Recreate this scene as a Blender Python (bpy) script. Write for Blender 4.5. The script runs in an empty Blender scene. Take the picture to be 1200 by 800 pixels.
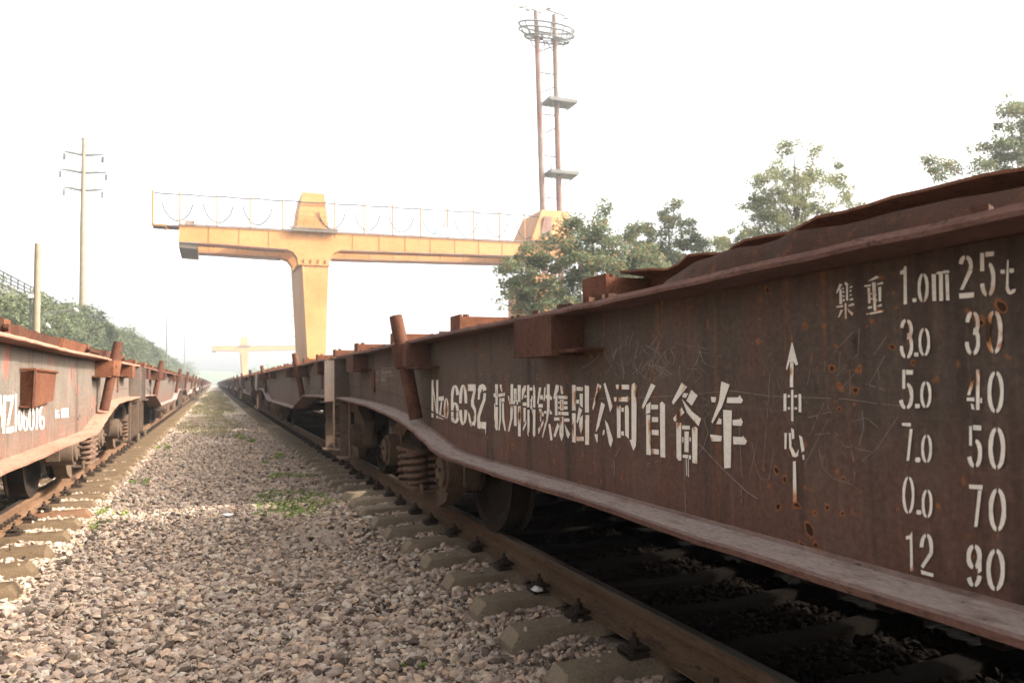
import bpy, math, random
import numpy as np
from mathutils import Vector, Matrix, Quaternion

SC = bpy.context.scene
COL = SC.collection
R = math.radians
rnd = random.Random(11)

# ------------------------------------------------------------------ camera
cam_data = bpy.data.cameras.new('camera')
cam = bpy.data.objects.new('camera', cam_data)
COL.objects.link(cam)
cam_data.sensor_width = 36.0
cam_data.lens = 36.0 * 870.0 / 1200.0
cam_data.clip_start = 0.05
cam_data.clip_end = 3000.0
RW = ((0.928198908, -0.371802524, -0.014480024),
      (0.005331373, 0.0522015, -0.998622341),
      (0.372046186, 0.926842968, 0.050435594))
cam.matrix_world = Matrix(((RW[0][0], -RW[1][0], -RW[2][0], 0.0),
                           (RW[0][1], -RW[1][1], -RW[2][1], 0.0),
                           (RW[0][2], -RW[1][2], -RW[2][2], 1.194),
                           (0, 0, 0, 1)))
cam_data.dof.use_dof = True
cam_data.dof.focus_distance = 2.6
cam_data.dof.aperture_fstop = 5.6
SC.camera = cam

# ------------------------------------------------------------------ sky, sun, exposure
SUN_EL, SUN_AZ = R(33.0), R(115.0)          # azimuth clockwise from +Y
world = bpy.data.worlds.new('World')
SC.world = world
world.use_nodes = True
wn = world.node_tree.nodes
wl = world.node_tree.links
sky = wn.new('ShaderNodeTexSky')
sky.sky_type = 'NISHITA'
sky.sun_disc = False
sky.sun_elevation = SUN_EL
sky.sun_rotation = SUN_AZ
sky.air_density = 1.0
sky.dust_density = 6.0
sky.ozone_density = 1.0
hsv = wn.new('ShaderNodeHueSaturation')          # thin high haze: the blue of the sky is washed out
hsv.inputs['Saturation'].default_value = .30
wl.new(sky.outputs[0], hsv.inputs['Color'])
tint = wn.new('ShaderNodeMix'); tint.data_type = 'RGBA'; tint.blend_type = 'MULTIPLY'
tint.inputs[0].default_value = 1.0; tint.inputs[7].default_value = (1.0, .950, .880, 1)
wl.new(hsv.outputs[0], tint.inputs[6])
wl.new(tint.outputs[2], wn['Background'].inputs[0])
wn['Background'].inputs[1].default_value = 0.15
sun_data = bpy.data.lights.new('sun', 'SUN')
sun_data.energy = 2.1
sun_data.angle = R(1.2)
sun_data.color = (1.0, 0.90, 0.76)
sun = bpy.data.objects.new('sun', sun_data)
COL.objects.link(sun)
to_sun = Vector((math.sin(SUN_AZ) * math.cos(SUN_EL), math.cos(SUN_AZ) * math.cos(SUN_EL), math.sin(SUN_EL)))
sun.rotation_euler = to_sun.to_track_quat('Z', 'Y').to_euler()
sun.location = (60, -40, 60)
SC.view_settings.view_transform = 'Standard'
SC.view_settings.look = 'None'
SC.view_settings.exposure = 2.3
SC.view_settings.gamma = 1.0
SC.cycles.volume_step_rate = 4.0
SC.cycles.max_bounces = 6
SC.cycles.diffuse_bounces = 3
SC.cycles.transparent_max_bounces = 12

# ------------------------------------------------------------------ material helpers
class NT:
    def __init__(s, name):
        s.m = bpy.data.materials.new(name); s.m.use_nodes = True
        s.t = s.m.node_tree; s.t.nodes.clear()
        s.out = s.t.nodes.new('ShaderNodeOutputMaterial')
        s.b = s.t.nodes.new('ShaderNodeBsdfPrincipled')
        s.t.links.new(s.b.outputs[0], s.out.inputs[0])
        s.tc = s.t.nodes.new('ShaderNodeTexCoord')
        s.geo = s.t.nodes.new('ShaderNodeNewGeometry')
    def put(s, sock, v):
        if hasattr(v, 'is_linked') or hasattr(v, 'links'): s.t.links.new(v, sock)
        elif isinstance(v, (tuple, list)) and len(v) == 3 and sock.type == 'RGBA': sock.default_value = (*v, 1)
        else: sock.default_value = v
    def mapping(s, scale=(1, 1, 1), loc=(0, 0, 0), src=None):
        n = s.t.nodes.new('ShaderNodeMapping'); s.put(n.inputs[0], src or s.tc.outputs['Object'])
        n.inputs['Location'].default_value = loc; n.inputs['Scale'].default_value = scale
        return n.outputs[0]
    def noise(s, scale, detail=6, rough=.6, vec=None, dist=0.0):
        n = s.t.nodes.new('ShaderNodeTexNoise'); s.put(n.inputs['Vector'], vec or s.tc.outputs['Object'])
        n.inputs['Scale'].default_value = scale; n.inputs['Detail'].default_value = detail
        n.inputs['Roughness'].default_value = rough; n.inputs['Distortion'].default_value = dist
        return n.outputs[0]
    def voro(s, scale, vec=None, out=0, feature='F1'):
        n = s.t.nodes.new('ShaderNodeTexVoronoi'); s.put(n.inputs['Vector'], vec or s.tc.outputs['Object'])
        n.feature = feature; n.inputs['Scale'].default_value = scale
        return n.outputs[out]
    def ramp(s, v, lo, hi, a=0.0, b=1.0):
        n = s.t.nodes.new('ShaderNodeMapRange'); s.put(n.inputs[0], v)
        n.inputs[1].default_value = lo; n.inputs[2].default_value = hi
        n.inputs[3].default_value = a; n.inputs[4].default_value = b
        return n.outputs[0]
    def math(s, op, a, b=0.5):
        n = s.t.nodes.new('ShaderNodeMath'); n.operation = op; s.put(n.inputs[0], a); s.put(n.inputs[1], b)
        return n.outputs[0]
    def mix(s, f, a, b, mode='MIX'):
        n = s.t.nodes.new('ShaderNodeMix'); n.data_type = 'RGBA'; n.blend_type = mode
        s.put(n.inputs[0], f); s.put(n.inputs[6], a); s.put(n.inputs[7], b)
        return n.outputs[2]
    def sep(s, src=None):
        n = s.t.nodes.new('ShaderNodeSeparateXYZ'); s.put(n.inputs[0], src or s.tc.outputs['Object'])
        return n.outputs
    def bump(s, h, strength=.4, dist=.01):
        n = s.t.nodes.new('ShaderNodeBump'); n.inputs['Strength'].default_value = strength
        n.inputs['Distance'].default_value = dist; s.put(n.inputs['Height'], h)
        s.t.links.new(n.outputs[0], s.b.inputs['Normal'])
    def scale(s, col, fac):      # multiply a colour by a scalar socket
        n = s.t.nodes.new('ShaderNodeMix'); n.data_type = 'RGBA'; n.blend_type = 'MULTIPLY'
        n.inputs[0].default_value = 1.0; s.put(n.inputs[6], col)
        c = s.t.nodes.new('ShaderNodeCombineColor')
        for i in range(3): s.put(c.inputs[i], fac)
        s.t.links.new(c.outputs[0], n.inputs[7])
        return n.outputs[2]
    def done(s, col, rough=.8, spec=.3, metal=0.0):
        s.put(s.b.inputs['Base Color'], col); s.put(s.b.inputs['Roughness'], rough)
        s.b.inputs['Specular IOR Level'].default_value = spec
        s.b.inputs['Metallic'].default_value = metal
        return s.m

def mat_web(name, paint, low, orange, dark, peel=None, blister=0.0):
    """painted sill plate: vertical run marks, rust spots with halos, a redder band low down"""
    n = NT(name)
    big = n.noise(1.1, 7, .62)
    streak = n.noise(1.0, 5, .6, n.mapping((9, 9, .55)))
    fine = n.noise(75, 4, .7)
    grit = n.noise(1.0, 4, .7, n.mapping((60, 60, 9)))
    z = n.sep()[2]
    wob = n.math('ADD', z, n.math('MULTIPLY', streak, .34))
    lowm = n.ramp(wob, 1.30, 1.00)
    c = n.mix(lowm, paint, low)
    # broad worn patches showing the paler, dustier paint
    c = n.mix(n.ramp(n.noise(2.7, 8, .7), .52, .72, 0, .55), c, tuple(min(1, v * 1.75) for v in paint))
    # vertical runs, dark and light
    c = n.mix(n.ramp(streak, .52, .72, 0, .80), c, dark)
    st2 = n.noise(1.0, 4, .65, n.mapping((26, 26, .8), (3.1, 1.7, 4.0)))
    c = n.mix(n.ramp(st2, .60, .78, 0, .55), c, orange)
    st3 = n.noise(1.0, 3, .5, n.mapping((38, 38, 1.3), (9.1, 5.7, 0.5)))
    c = n.mix(n.ramp(st3, .64, .80, 0, .40), c, tuple(min(1, v * 2.4) for v in paint))
    if peel:
        pk = n.noise(3.2, 7, .66, n.mapping((1, 1, .6), (0, 4.45, 0)))
        c = n.mix(n.ramp(pk, .625, .637), c, peel)
        c = n.mix(n.ramp(n.noise(8.0, 6, .7, n.mapping((1, 1, .7))), .64, .66), c, dark)
    sc = n.noise(1.0, 5, .7, n.mapping((3, 1.2, 46), (1.3, .7, 2.2)))
    c = n.mix(n.ramp(sc, .60, .74, 0, .28), c, tuple(min(1, v * 2.2) for v in paint))
    c = n.mix(n.ramp(n.noise(4.5, 6, .7, n.mapping((1, 1, .6), (5, 2, 1))), .52, .66, 0, .6), c, low)
    # rust blisters with orange halo, and the short runs below them
    wv = n.mix(.05, n.tc.outputs['Object'], n.noise(14, 3))
    core = None
    for sc_, amt, off_ in ((24.0, .30, (0, 0, 0)), (15.0, .17, (3.3, 1.1, 2.7))):
        mv = n.mapping((1, 1, 1), off_, wv)
        sp = n.voro(sc_, mv)
        th = n.ramp(n.noise(4.0, 3, .5, n.mapping((1, 1, 1), off_)), .46, .72, 0.0, amt)
        halo = n.ramp(n.math('SUBTRACT', th, sp), -.04, .03)
        co = n.ramp(n.math('SUBTRACT', th, sp), .05, .09)
        c = n.mix(n.math('MULTIPLY', halo, .85), c, orange)
        c = n.mix(n.math('MULTIPLY', co, .9), c, tuple(v * .35 for v in dark))
        core = co if core is None else n.math('MAXIMUM', core, co)
    run = n.voro(1.0, n.mapping((20, 20, 3.6), (0, 0, .35), wv))
    rt = n.ramp(n.noise(3.0, 3, .5, n.mapping((1, 1, 1), (7, 3, 1))), .50, .70, 0, .24)
    c = n.mix(n.ramp(n.math('SUBTRACT', rt, run), -.05, .06, 0, .85), c, tuple(v * .7 for v in dark))
    run2 = n.voro(1.0, n.mapping((34, 34, 5.0), (4, 1, 2), wv))
    rt2 = n.ramp(n.noise(2.4, 3, .5, n.mapping((1, 1, 1), (2, 9, 4))), .50, .72, 0, .22)
    c = n.mix(n.ramp(n.math('SUBTRACT', rt2, run2), -.04, .05, 0, .75), c, orange)
    c = n.scale(c, n.ramp(fine, .25, .75, .70, 1.32))
    c = n.scale(c, n.ramp(grit, .25, .75, .84, 1.16))
    h = n.math('ADD', n.math('MULTIPLY', fine, .5), n.math('ADD', n.math('MULTIPLY', core, .8), n.math('MULTIPLY', big, .9)))
    n.bump(h, .45, .006)
    return n.done(c, n.ramp(big, .3, .7, .62, .82), .14)

def mat_rust(name, a, b, c3, scale=6.0, rough=.85, bump=.5, stretch=(1, 1, 1), spots=True, spec=.12, dust=None):
    n = NT(name)
    v = n.mapping(stretch)
    big = n.noise(scale * .35, 8, .65, v)
    med = n.noise(scale * 2.2, 8, .7, v)
    fine = n.noise(scale * 14, 4, .7, v)
    c = n.mix(n.ramp(big, .38, .62), a, b)
    c = n.mix(n.ramp(med, .52, .68, 0, .85), c, c3)
    if spots:
        c = n.mix(n.ramp(n.noise(scale * 5, 5, .7, v), .60, .68, 0, .8), c, tuple(q * .3 for q in a))
    if dust:      # pale dust settled on what lies flat
        nz = n.sep(n.geo.outputs['True Normal'])[2]
        dm = n.math('MULTIPLY', n.ramp(nz, .75, .95), n.ramp(med, .66, .50, .45, 1.0))
        c = n.mix(dm, c, dust)
        c = n.mix(n.math('MULTIPLY', n.ramp(n.noise(scale * 6, 4, .7, n.mapping((1, .5, 1), (2, 2, 2))), .64, .67), .8), c, tuple(q * .35 for q in a))
    c = n.scale(c, n.ramp(fine, .25, .75, .68, 1.34))
    n.bump(n.math('ADD', n.math('MULTIPLY', med, .7), n.math('MULTIPLY', fine, .45)), bump, .006)
    return n.done(c, rough, spec)

M = {}
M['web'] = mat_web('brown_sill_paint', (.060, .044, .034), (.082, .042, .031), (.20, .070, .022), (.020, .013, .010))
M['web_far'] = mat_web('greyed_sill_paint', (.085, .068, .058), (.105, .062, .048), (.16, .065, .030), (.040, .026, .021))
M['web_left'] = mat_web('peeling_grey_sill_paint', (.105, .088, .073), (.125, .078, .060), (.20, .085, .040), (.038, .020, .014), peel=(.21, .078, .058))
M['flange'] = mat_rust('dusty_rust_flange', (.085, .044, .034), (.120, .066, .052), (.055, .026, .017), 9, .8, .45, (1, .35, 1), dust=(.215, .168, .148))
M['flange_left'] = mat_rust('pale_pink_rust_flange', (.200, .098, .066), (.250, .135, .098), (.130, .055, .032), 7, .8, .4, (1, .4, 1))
M['rust'] = mat_rust('deep_rust', (.055, .023, .015), (.085, .036, .022), (.028, .013, .009), 9, .9, .6)
M['rust_bright'] = mat_rust('orange_rust', (.088, .034, .019), (.130, .053, .028), (.045, .018, .011), 10, .9, .6)
M['scale'] = mat_rust('flaking_scale', (.036, .017, .011), (.056, .026, .016), (.095, .036, .015), 13, .75, .9)
M['grime'] = mat_rust('greasy_bogie_iron', (.016, .012, .010), (.030, .021, .016), (.010, .007, .006), 10, .7, .5)
M['dusty_iron'] = mat_rust('dusty_bogie_iron', (.080, .055, .039), (.115, .080, .057), (.040, .027, .020), 10, .85, .5)
M['dark'] = mat_rust('underframe_black', (.016, .012, .010), (.028, .020, .015), (.010, .008, .007), 7, .9, .4, spots=False)
M['dusty_spring'] = mat_rust('brown_spring_steel', (.100, .062, .044), (.140, .088, .062), (.050, .030, .022), 12, .8, .4)
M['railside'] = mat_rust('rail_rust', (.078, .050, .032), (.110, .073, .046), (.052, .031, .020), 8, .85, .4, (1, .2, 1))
M['railside_left'] = mat_rust('sunlit_rail_rust', (.125, .070, .041), (.160, .095, .058), (.085, .045, .028), 8, .85, .4, (1, .2, 1))  # paler copy of the rail rust, sunlight put into its colour
M['clip'] = mat_rust('oiled_clip', (.030, .022, .018), (.045, .034, .026), (.070, .045, .030), 22, .6, .5)
M['planks'] = mat_rust('weathered_deck', (.085, .062, .048), (.125, .095, .075), (.060, .040, .030), 8, .9, .5, (1, 6, 1))

def mat_steel_top():
    n = NT('worn_rail_top')
    v = n.mapping((30, .6, 1))
    c = n.mix(n.ramp(n.noise(3, 4, .6, v), .35, .65), (.17, .14, .115), (.085, .060, .045))
    n.bump(n.noise(30, 4, .6), .15, .003)
    return n.done(c, .38, .5, .6)
M['railtop'] = mat_steel_top()

def mat_paint(name, col, worn, keep=.68):
    n = NT(name)
    a = n.noise(28, 6, .75)
    b = n.noise(4.0, 5, .62)
    c = n.mix(n.ramp(n.noise(12, 5, .7), .40, .75, 0, .6), col, tuple(v * .72 for v in col))
    c = n.mix(n.ramp(b, .60, .70, 0, .85), c, worn)
    vs_ = n.voro(1.0, n.mapping((30, 30, 9), (1, 4, 2), n.mix(.05, n.tc.outputs['Object'], n.noise(14, 3))))
    tt = n.ramp(n.noise(6.0, 3, .5), .40, .64, 0, .40)
    c = n.mix(n.ramp(n.math('SUBTRACT', tt, vs_), -.08, .05, 0, .95), c, worn)
    c = n.mix(n.ramp(n.math('SUBTRACT', tt, vs_), .10, .14, 0, .95), c, (.03, .014, .009))
    c = n.scale(c, n.ramp(n.noise(160, 3), .3, .7, .88, 1.1))
    n.done(c, .75, .2)
    tr = n.t.nodes.new('ShaderNodeBsdfTransparent')
    mx = n.t.nodes.new('ShaderNodeMixShader')
    gone = n.math('MAXIMUM', n.ramp(a, keep, keep + .05), n.ramp(b, .72, .76))
    n.put(mx.inputs[0], gone)
    n.t.links.new(n.b.outputs[0], mx.inputs[1]); n.t.links.new(tr.outputs[0], mx.inputs[2])
    n.t.links.new(mx.outputs[0], n.out.inputs[0])
    return n.m
M['stencil'] = mat_paint('chalky_white_stencil_paint', (.60, .57, .50), (.33, .125, .035))
M['stencil_left'] = mat_paint('old_white_stencil_paint', (.74, .71, .64), (.60, .38, .12), .70)
M['chalk'] = mat_paint('scratched_chalk', (.185, .155, .138), (.15, .10, .08), .57)

def mat_concrete(name, a, b, wagon_shade=False):
    n = NT(name)
    c = n.mix(n.ramp(n.noise(3.0, 8, .7, n.tc.outputs['Object']), .35, .65), a, b)
    c = n.mix(n.ramp(n.noise(26, 6, .7), .55, .72, 0, .55), c, tuple(v * .5 for v in a))
    if wagon_shade:  # shade under the wagons put into the colour, along with grease
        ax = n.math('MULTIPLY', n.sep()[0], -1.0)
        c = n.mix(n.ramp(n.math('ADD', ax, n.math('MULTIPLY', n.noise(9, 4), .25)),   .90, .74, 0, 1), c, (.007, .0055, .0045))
    c = n.scale(c, n.ramp(n.noise(120, 3, .7), .25, .75, .68, 1.32))
    n.bump(n.math('ADD', n.noise(70, 6, .75), n.noise(14, 4, .7)), .7, .008)
    return n.done(c, .97, .03)
M['sleeper'] = mat_concrete('grimy_shaded_sleeper_concrete', (.165, .130, .092), (.260, .212, .155), True)
M['sleeper_left'] = mat_concrete('dusty_sleeper_concrete', (.105, .072, .045), (.145, .105, .068), False)
M['sleeper_rusty'] = mat_concrete('rust_stained_sleeper', (.170, .080, .048), (.160, .100, .062))
M['concrete'] = mat_concrete('wall_concrete', (.28, .27, .25), (.36, .345, .32))
M['wallc'] = mat_concrete('blotchy_wall_concrete', (.10, .10, .095), (.17, .165, .155))
M['pole'] = mat_concrete('pole_concrete', (.17, .135, .095), (.21, .175, .13))

def mat_crane(name, base):
    n = NT(name)
    c = n.mix(n.ramp(n.noise(.35, 6, .6), .40, .65), base, tuple(v * k for v, k in zip(base, (.88, .72, .55))))
    st = n.noise(1.0, 5, .6, n.mapping((3.0, 3.0, .25)))
    c = n.mix(n.ramp(st, .58, .78, 0, .65), c, (.30, .13, .05))
    c = n.scale(c, n.ramp(n.noise(6, 6, .7), .3, .7, .85, 1.12))
    return n.done(c, .6, .3)
M['crane'] = mat_crane('faded_yellow_crane_paint', (.380, .188, .066))
M['crane_seam'] = mat_crane('crane_weld_seam', (.24, .115, .042))
M['crane_rail'] = mat_crane('yellow_handrail_paint', (.30, .16, .05))
M['crane_shadow'] = mat_rust('shaded_crane_plate', (.10, .085, .07), (.13, .11, .09), (.08, .06, .05), 2)  # dark shade of the crane's undersides put into the colour
M['mast'] = mat_rust('red_oxide_mast', (.16, .065, .045), (.20, .165, .145), (.11, .06, .04), 2.6, .8, .2, (1, 1, .3))
M['galv'] = mat_rust('galvanised_grey', (.095, .095, .09), (.13, .13, .125), (.07, .065, .06), 3, .6, .2)
M['cable'] = mat_rust('black_cable', (.03, .03, .035), (.04, .04, .045), (.03, .03, .03), 4, .6, .1, spots=False)
M['insulator'] = mat_rust('brown_insulator', (.10, .10, .11), (.14, .14, .15), (.09, .08, .08), 4, .4, .1, spots=False)

def mat_flat(name, col, rough=.7):
    n = NT(name)
    c = n.scale(col, n.ramp(n.noise(20, 4), .3, .7, .85, 1.12))
    return n.done(c, rough, .3)
M['blue'] = mat_flat('blue_sign_paint', (.10, .16, .42))
M['white'] = mat_flat('white_sign_paint', (.75, .75, .74))
M['litter'] = mat_flat('crumpled_white_plastic', (.72, .73, .74), .5)
M['rubber'] = mat_flat('black_rubber_hose', (.025, .024, .023), .6)
M['lamp'] = mat_flat('lamp_housing', (.35, .34, .32), .5)

def mat_leaf(name, a, b, c3, trans=.42):
    n = NT(name)
    r = n.geo.outputs['Random Per Island']
    c = n.mix(n.ramp(r, 0, 1), a, b)
    c = n.mix(n.ramp(n.math('FRACT', n.math('MULTIPLY', r, 7.3)), .82, .84), c, c3)
    c = n.mix(n.ramp(n.noise(.9, 3), .4, .65, 0, .55), c, tuple(v * .55 for v in a))
    n.done(c, .6, .25)
    tl = n.t.nodes.new('ShaderNodeBsdfTranslucent'); n.put(tl.inputs[0], c)
    mx = n.t.nodes.new('ShaderNodeMixShader'); mx.inputs[0].default_value = trans
    n.t.links.new(n.b.outputs[0], mx.inputs[1]); n.t.links.new(tl.outputs[0], mx.inputs[2])
    n.t.links.new(mx.outputs[0], n.out.inputs[0])
    return n.m
M['leaf_dark'] = mat_leaf('camphor_leaves', (.095, .130, .070), (.165, .200, .110), (.30, .18, .070))
M['leaf_pale'] = mat_leaf('pale_autumn_leaves', (.140, .165, .080), (.220, .235, .115), (.28, .22, .09))
M['leaf_hedge'] = mat_leaf('hedge_leaves', (.070, .092, .048), (.120, .145, .075), (.14, .14, .07), .25)
M['bark'] = mat_rust('grey_bark', (.10, .08, .065), (.14, .115, .095), (.07, .055, .045), 5, .9, .6)
M['grass'] = mat_leaf('bright_weeds', (.15, .23, .045), (.27, .34, .085), (.34, .36, .13), .3)
M['drygrass'] = mat_leaf('dry_grass', (.40, .33, .20), (.33, .32, .16), (.46, .37, .24), .2)

def mat_stone(name, sat=1.0):
    n = NT(name)
    r = n.geo.outputs['Random Per Island']
    cr = n.t.nodes.new('ShaderNodeValToRGB'); n.put(cr.inputs[0], r)
    cols = [(0.0, (0.089, 0.069, 0.057)), (.12, (0.274, 0.211, 0.167)), (.32, (0.396, 0.304, 0.239)), (.52, (0.333, 0.270, 0.225)),
            (.66, (0.511, 0.371, 0.270)), (.78, (0.472, 0.399, 0.330)), (.92, (0.568, 0.451, 0.336)), (.985, (0.550, 0.501, 0.423))]
    e = cr.color_ramp.elements
    e[0].position = 0; e[0].color = (*cols[0][1], 1); e[1].position = cols[1][0]; e[1].color = (*cols[1][1], 1)
    for p, c in cols[2:]:
        k = e.new(p); k.color = (*c, 1)
    cr.color_ramp.interpolation = 'CONSTANT'
    c = cr.outputs[0]
    c = n.mix(n.ramp(n.noise(1.1, 5, .6), .45, .70, 0, .5), c, (.300, .235, .190))
    c = n.scale(c, n.ramp(n.noise(42, 5, .7), .25, .75, .70, 1.28))
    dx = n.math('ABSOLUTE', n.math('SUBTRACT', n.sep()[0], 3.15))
    c = n.mix(n.ramp(n.math('ADD', dx, n.math('MULTIPLY', n.noise(7, 4), .3)), 1.62, 1.45, 0, 1), c, (.007, .005, .004))  # near-black band: shade under the right-hand wagons put into the stone colour
    n.bump(n.noise(95, 4, .7), .4, .004)
    return n.done(c, .95, .04)
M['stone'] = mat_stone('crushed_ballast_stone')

def mat_ground():
    n = NT('gravel_ground')
    y = n.sep()[1]; x = n.sep()[0]
    v = n.voro(17.0, out=1)
    d = n.voro(17.0, out=0)
    sv = n.t.nodes.new('ShaderNodeSeparateColor'); n.put(sv.inputs[0], v)
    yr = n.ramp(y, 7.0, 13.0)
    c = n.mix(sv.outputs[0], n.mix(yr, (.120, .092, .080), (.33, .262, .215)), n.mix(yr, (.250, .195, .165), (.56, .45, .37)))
    c = n.mix(n.ramp(sv.outputs[1], .8, .9), c, (.34, .28, .23))
    soil = n.mix(n.ramp(n.noise(2.2, 8, .7), .4, .65), (.330, .255, .195), (.500, .400, .315))
    near = n.ramp(y, 14.0, 26.0, .0, 1.0)
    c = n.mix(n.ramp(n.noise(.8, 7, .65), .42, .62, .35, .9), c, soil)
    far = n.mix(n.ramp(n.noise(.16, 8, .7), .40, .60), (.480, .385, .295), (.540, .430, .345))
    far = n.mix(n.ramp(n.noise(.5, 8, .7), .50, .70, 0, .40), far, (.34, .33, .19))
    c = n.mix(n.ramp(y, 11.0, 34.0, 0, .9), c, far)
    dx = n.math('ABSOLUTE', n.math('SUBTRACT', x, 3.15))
    c = n.mix(n.ramp(n.math('ADD', dx, n.math('MULTIPLY', n.noise(7, 4), .3)), 1.62, 1.45, 0, 1), c, (.007, .006, .005))  # same band of wagon shade put into the ground colour
    out = n.math('MAXIMUM', n.ramp(x, 6.0, 9.0), n.ramp(x, -5.0, -7.5))
    c = n.mix(out, c, n.mix(n.ramp(n.noise(.3, 7, .7), .4, .6), (.10, .11, .045), (.17, .13, .08)))
    n.bump(n.math('ADD', n.ramp(d, 0, .5, 1, 0), n.noise(30, 5, .7)), .6, .02)
    return n.done(c, .95, .12)
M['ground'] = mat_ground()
M['hill'] = mat_rust('wooded_hill', (.045, .065, .035), (.070, .095, .045), (.03, .045, .025), .3, .95, .3, spots=False)

# ------------------------------------------------------------------ mesh helpers
class MB:
    def __init__(s): s.v = []; s.f = []; s.mi = []; s.mats = []
    def _m(s, m):
        if m not in s.mats: s.mats.append(m)
        return s.mats.index(m)
    def add(s, vs, fs, m):
        o = len(s.v); s.v += [tuple(p) for p in vs]; k = s._m(m)
        for f in fs: s.f.append(tuple(o + i for i in f)); s.mi.append(k)
        return s
    def box(s, c, d, m, rot=None):
        x, y, z = d[0] / 2, d[1] / 2, d[2] / 2
        vs = [Vector((a, b, e)) for a in (-x, x) for b in (-y, y) for e in (-z, z)]
        if rot is not None: vs = [rot @ p for p in vs]
        vs = [p + Vector(c) for p in vs]
        return s.add(vs, [(0, 1, 3, 2), (4, 6, 7, 5), (0, 4, 5, 1), (2, 3, 7, 6), (0, 2, 6, 4), (1, 5, 7, 3)], m)
    def bx(s, x0, x1, y0, y1, z0, z1, m): return s.box(((x0 + x1) / 2, (y0 + y1) / 2, (z0 + z1) / 2), (x1 - x0, y1 - y0, z1 - z0), m)
    def prism(s, prof, a0, a1, axis, m):
        """extrude a closed 2D profile along an axis; profile in the other two axes in cyclic order"""
        n = len(prof)
        def P(a, u, v):
            return {'x': (a, u, v), 'y': (u, a, v), 'z': (u, v, a)}[axis]
        vs = [P(a0, u, v) for u, v in prof] + [P(a1, u, v) for u, v in prof]
        fs = [tuple(range(n))[::-1], tuple(range(n, 2 * n))] + [(i, (i + 1) % n, n + (i + 1) % n, n + i) for i in range(n)]
        return s.add(vs, fs, m)
    def loft(s, a, b, m):
        n = len(a)
        fs = [tuple(range(n))[::-1], tuple(range(n, 2 * n))] + [(i, (i + 1) % n, n + (i + 1) % n, n + i) for i in range(n)]
        return s.add(list(a) + list(b), fs, m)
    def tube(s, pts, r, m, n=8, cap=True):
        pts = [Vector(p) for p in pts]; rr = r if isinstance(r, (list, tuple)) else [r] * len(pts)
        vs = []; up = None
        for i, p in enumerate(pts):
            d = (pts[min(i + 1, len(pts) - 1)] - pts[max(i - 1, 0)]).normalized()
            if up is None: up = Vector((0, 0, 1)) if abs(d.z) < .9 else Vector((1, 0, 0))
            a = d.cross(up)
            if a.length < 1e-5: a = d.orthogonal()
            a.normalize(); b = a.cross(d).normalized(); up = b
            for k in range(n):
                t = 2 * math.pi * k / n
                vs.append(p + (a * math.cos(t) + b * math.sin(t)) * rr[i])
        fs = []
        for i in range(len(pts) - 1):
            for k in range(n):
                fs.append((i * n + k, i * n + (k + 1) % n, (i + 1) * n + (k + 1) % n, (i + 1) * n + k))
        if cap: fs += [tuple(range(n))[::-1], tuple(range((len(pts) - 1) * n, len(pts) * n))]
        return s.add(vs, fs, m)
    def cyl(s, a, b, r, m, n=16): return s.tube([a, b], r, m, n)
    def lathe(s, prof, c, m, n=32, axis='x'):
        """prof: list of (axial, radius)"""
        vs = []
        for a, r in prof:
            for k in range(n):
                t = 2 * math.pi * k / n
                p = (a, r * math.cos(t), r * math.sin(t)) if axis == 'x' else (r * math.cos(t), r * math.sin(t), a)
                vs.append((p[0] + c[0], p[1] + c[1], p[2] + c[2]))
        fs = []
        q = len(prof)
        for i in range(q - 1):
            for k in range(n): fs.append((i * n + k, i * n + (k + 1) % n, (i + 1) * n + (k + 1) % n, (i + 1) * n + k))
        fs += [tuple(range(n))[::-1], tuple(range((q - 1) * n, q * n))]
        return s.add(vs, fs, m)
    def mesh(s, name, ang=32):
        me = bpy.data.meshes.new(name)
        me.from_pydata(s.v, [], s.f)
        for m in s.mats: me.materials.append(M[m])
        me.polygons.foreach_set('material_index', s.mi)
        import bmesh
        bm = bmesh.new(); bm.from_mesh(me); bmesh.ops.recalc_face_normals(bm, faces=bm.faces); bm.to_mesh(me); bm.free()
        me.polygons.foreach_set('use_smooth', [True] * len(me.polygons))
        me.set_sharp_from_angle(angle=R(ang))
        me.update()
        return me

def link(name, me, parent=None, loc=None, rot=None):
    o = bpy.data.objects.new(name, me); COL.objects.link(o)
    if parent: o.parent = parent
    if loc is not None: o.location = loc
    if rot is not None: o.rotation_euler = rot
    return o
def tag(o, label=None, cat=None, group=None, kind=None):
    if label: o['label'] = label
    if cat: o['category'] = cat
    if group: o['group'] = group
    if kind: o['kind'] = kind
    return o
def thing(name, loc, label, cat, group=None, rz=0):
    o = bpy.data.objects.new(name, None); COL.objects.link(o); o.location = loc; o.rotation_euler = (0, 0, rz)
    o.empty_display_size = .3
    return tag(o, label, cat, group)
CH = {}
def kids(o):
    return list(o.children)
def copy_tree(o, parent=None):
    c = o.copy(); COL.objects.link(c)
    if parent: c.parent = parent
    for ch in kids(o): copy_tree(ch, c)
    return c
def arrays(name, V, F, mat, smooth=False):
    """fast mesh from numpy arrays, all faces with the same corner count"""
    me = bpy.data.meshes.new(name)
    V = np.asarray(V, np.float32); F = np.asarray(F, np.int32)
    k = F.shape[1]
    me.vertices.add(len(V)); me.vertices.foreach_set('co', V.ravel())
    me.loops.add(F.size); me.loops.foreach_set('vertex_index', F.ravel())
    me.polygons.add(len(F)); me.polygons.foreach_set('loop_start', np.arange(0, F.size, k, dtype=np.int32))
    me.polygons.foreach_set('use_smooth', np.full(len(F), smooth))
    me.materials.append(M[mat]); me.update(calc_edges=True); me.validate()
    return me

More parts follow.
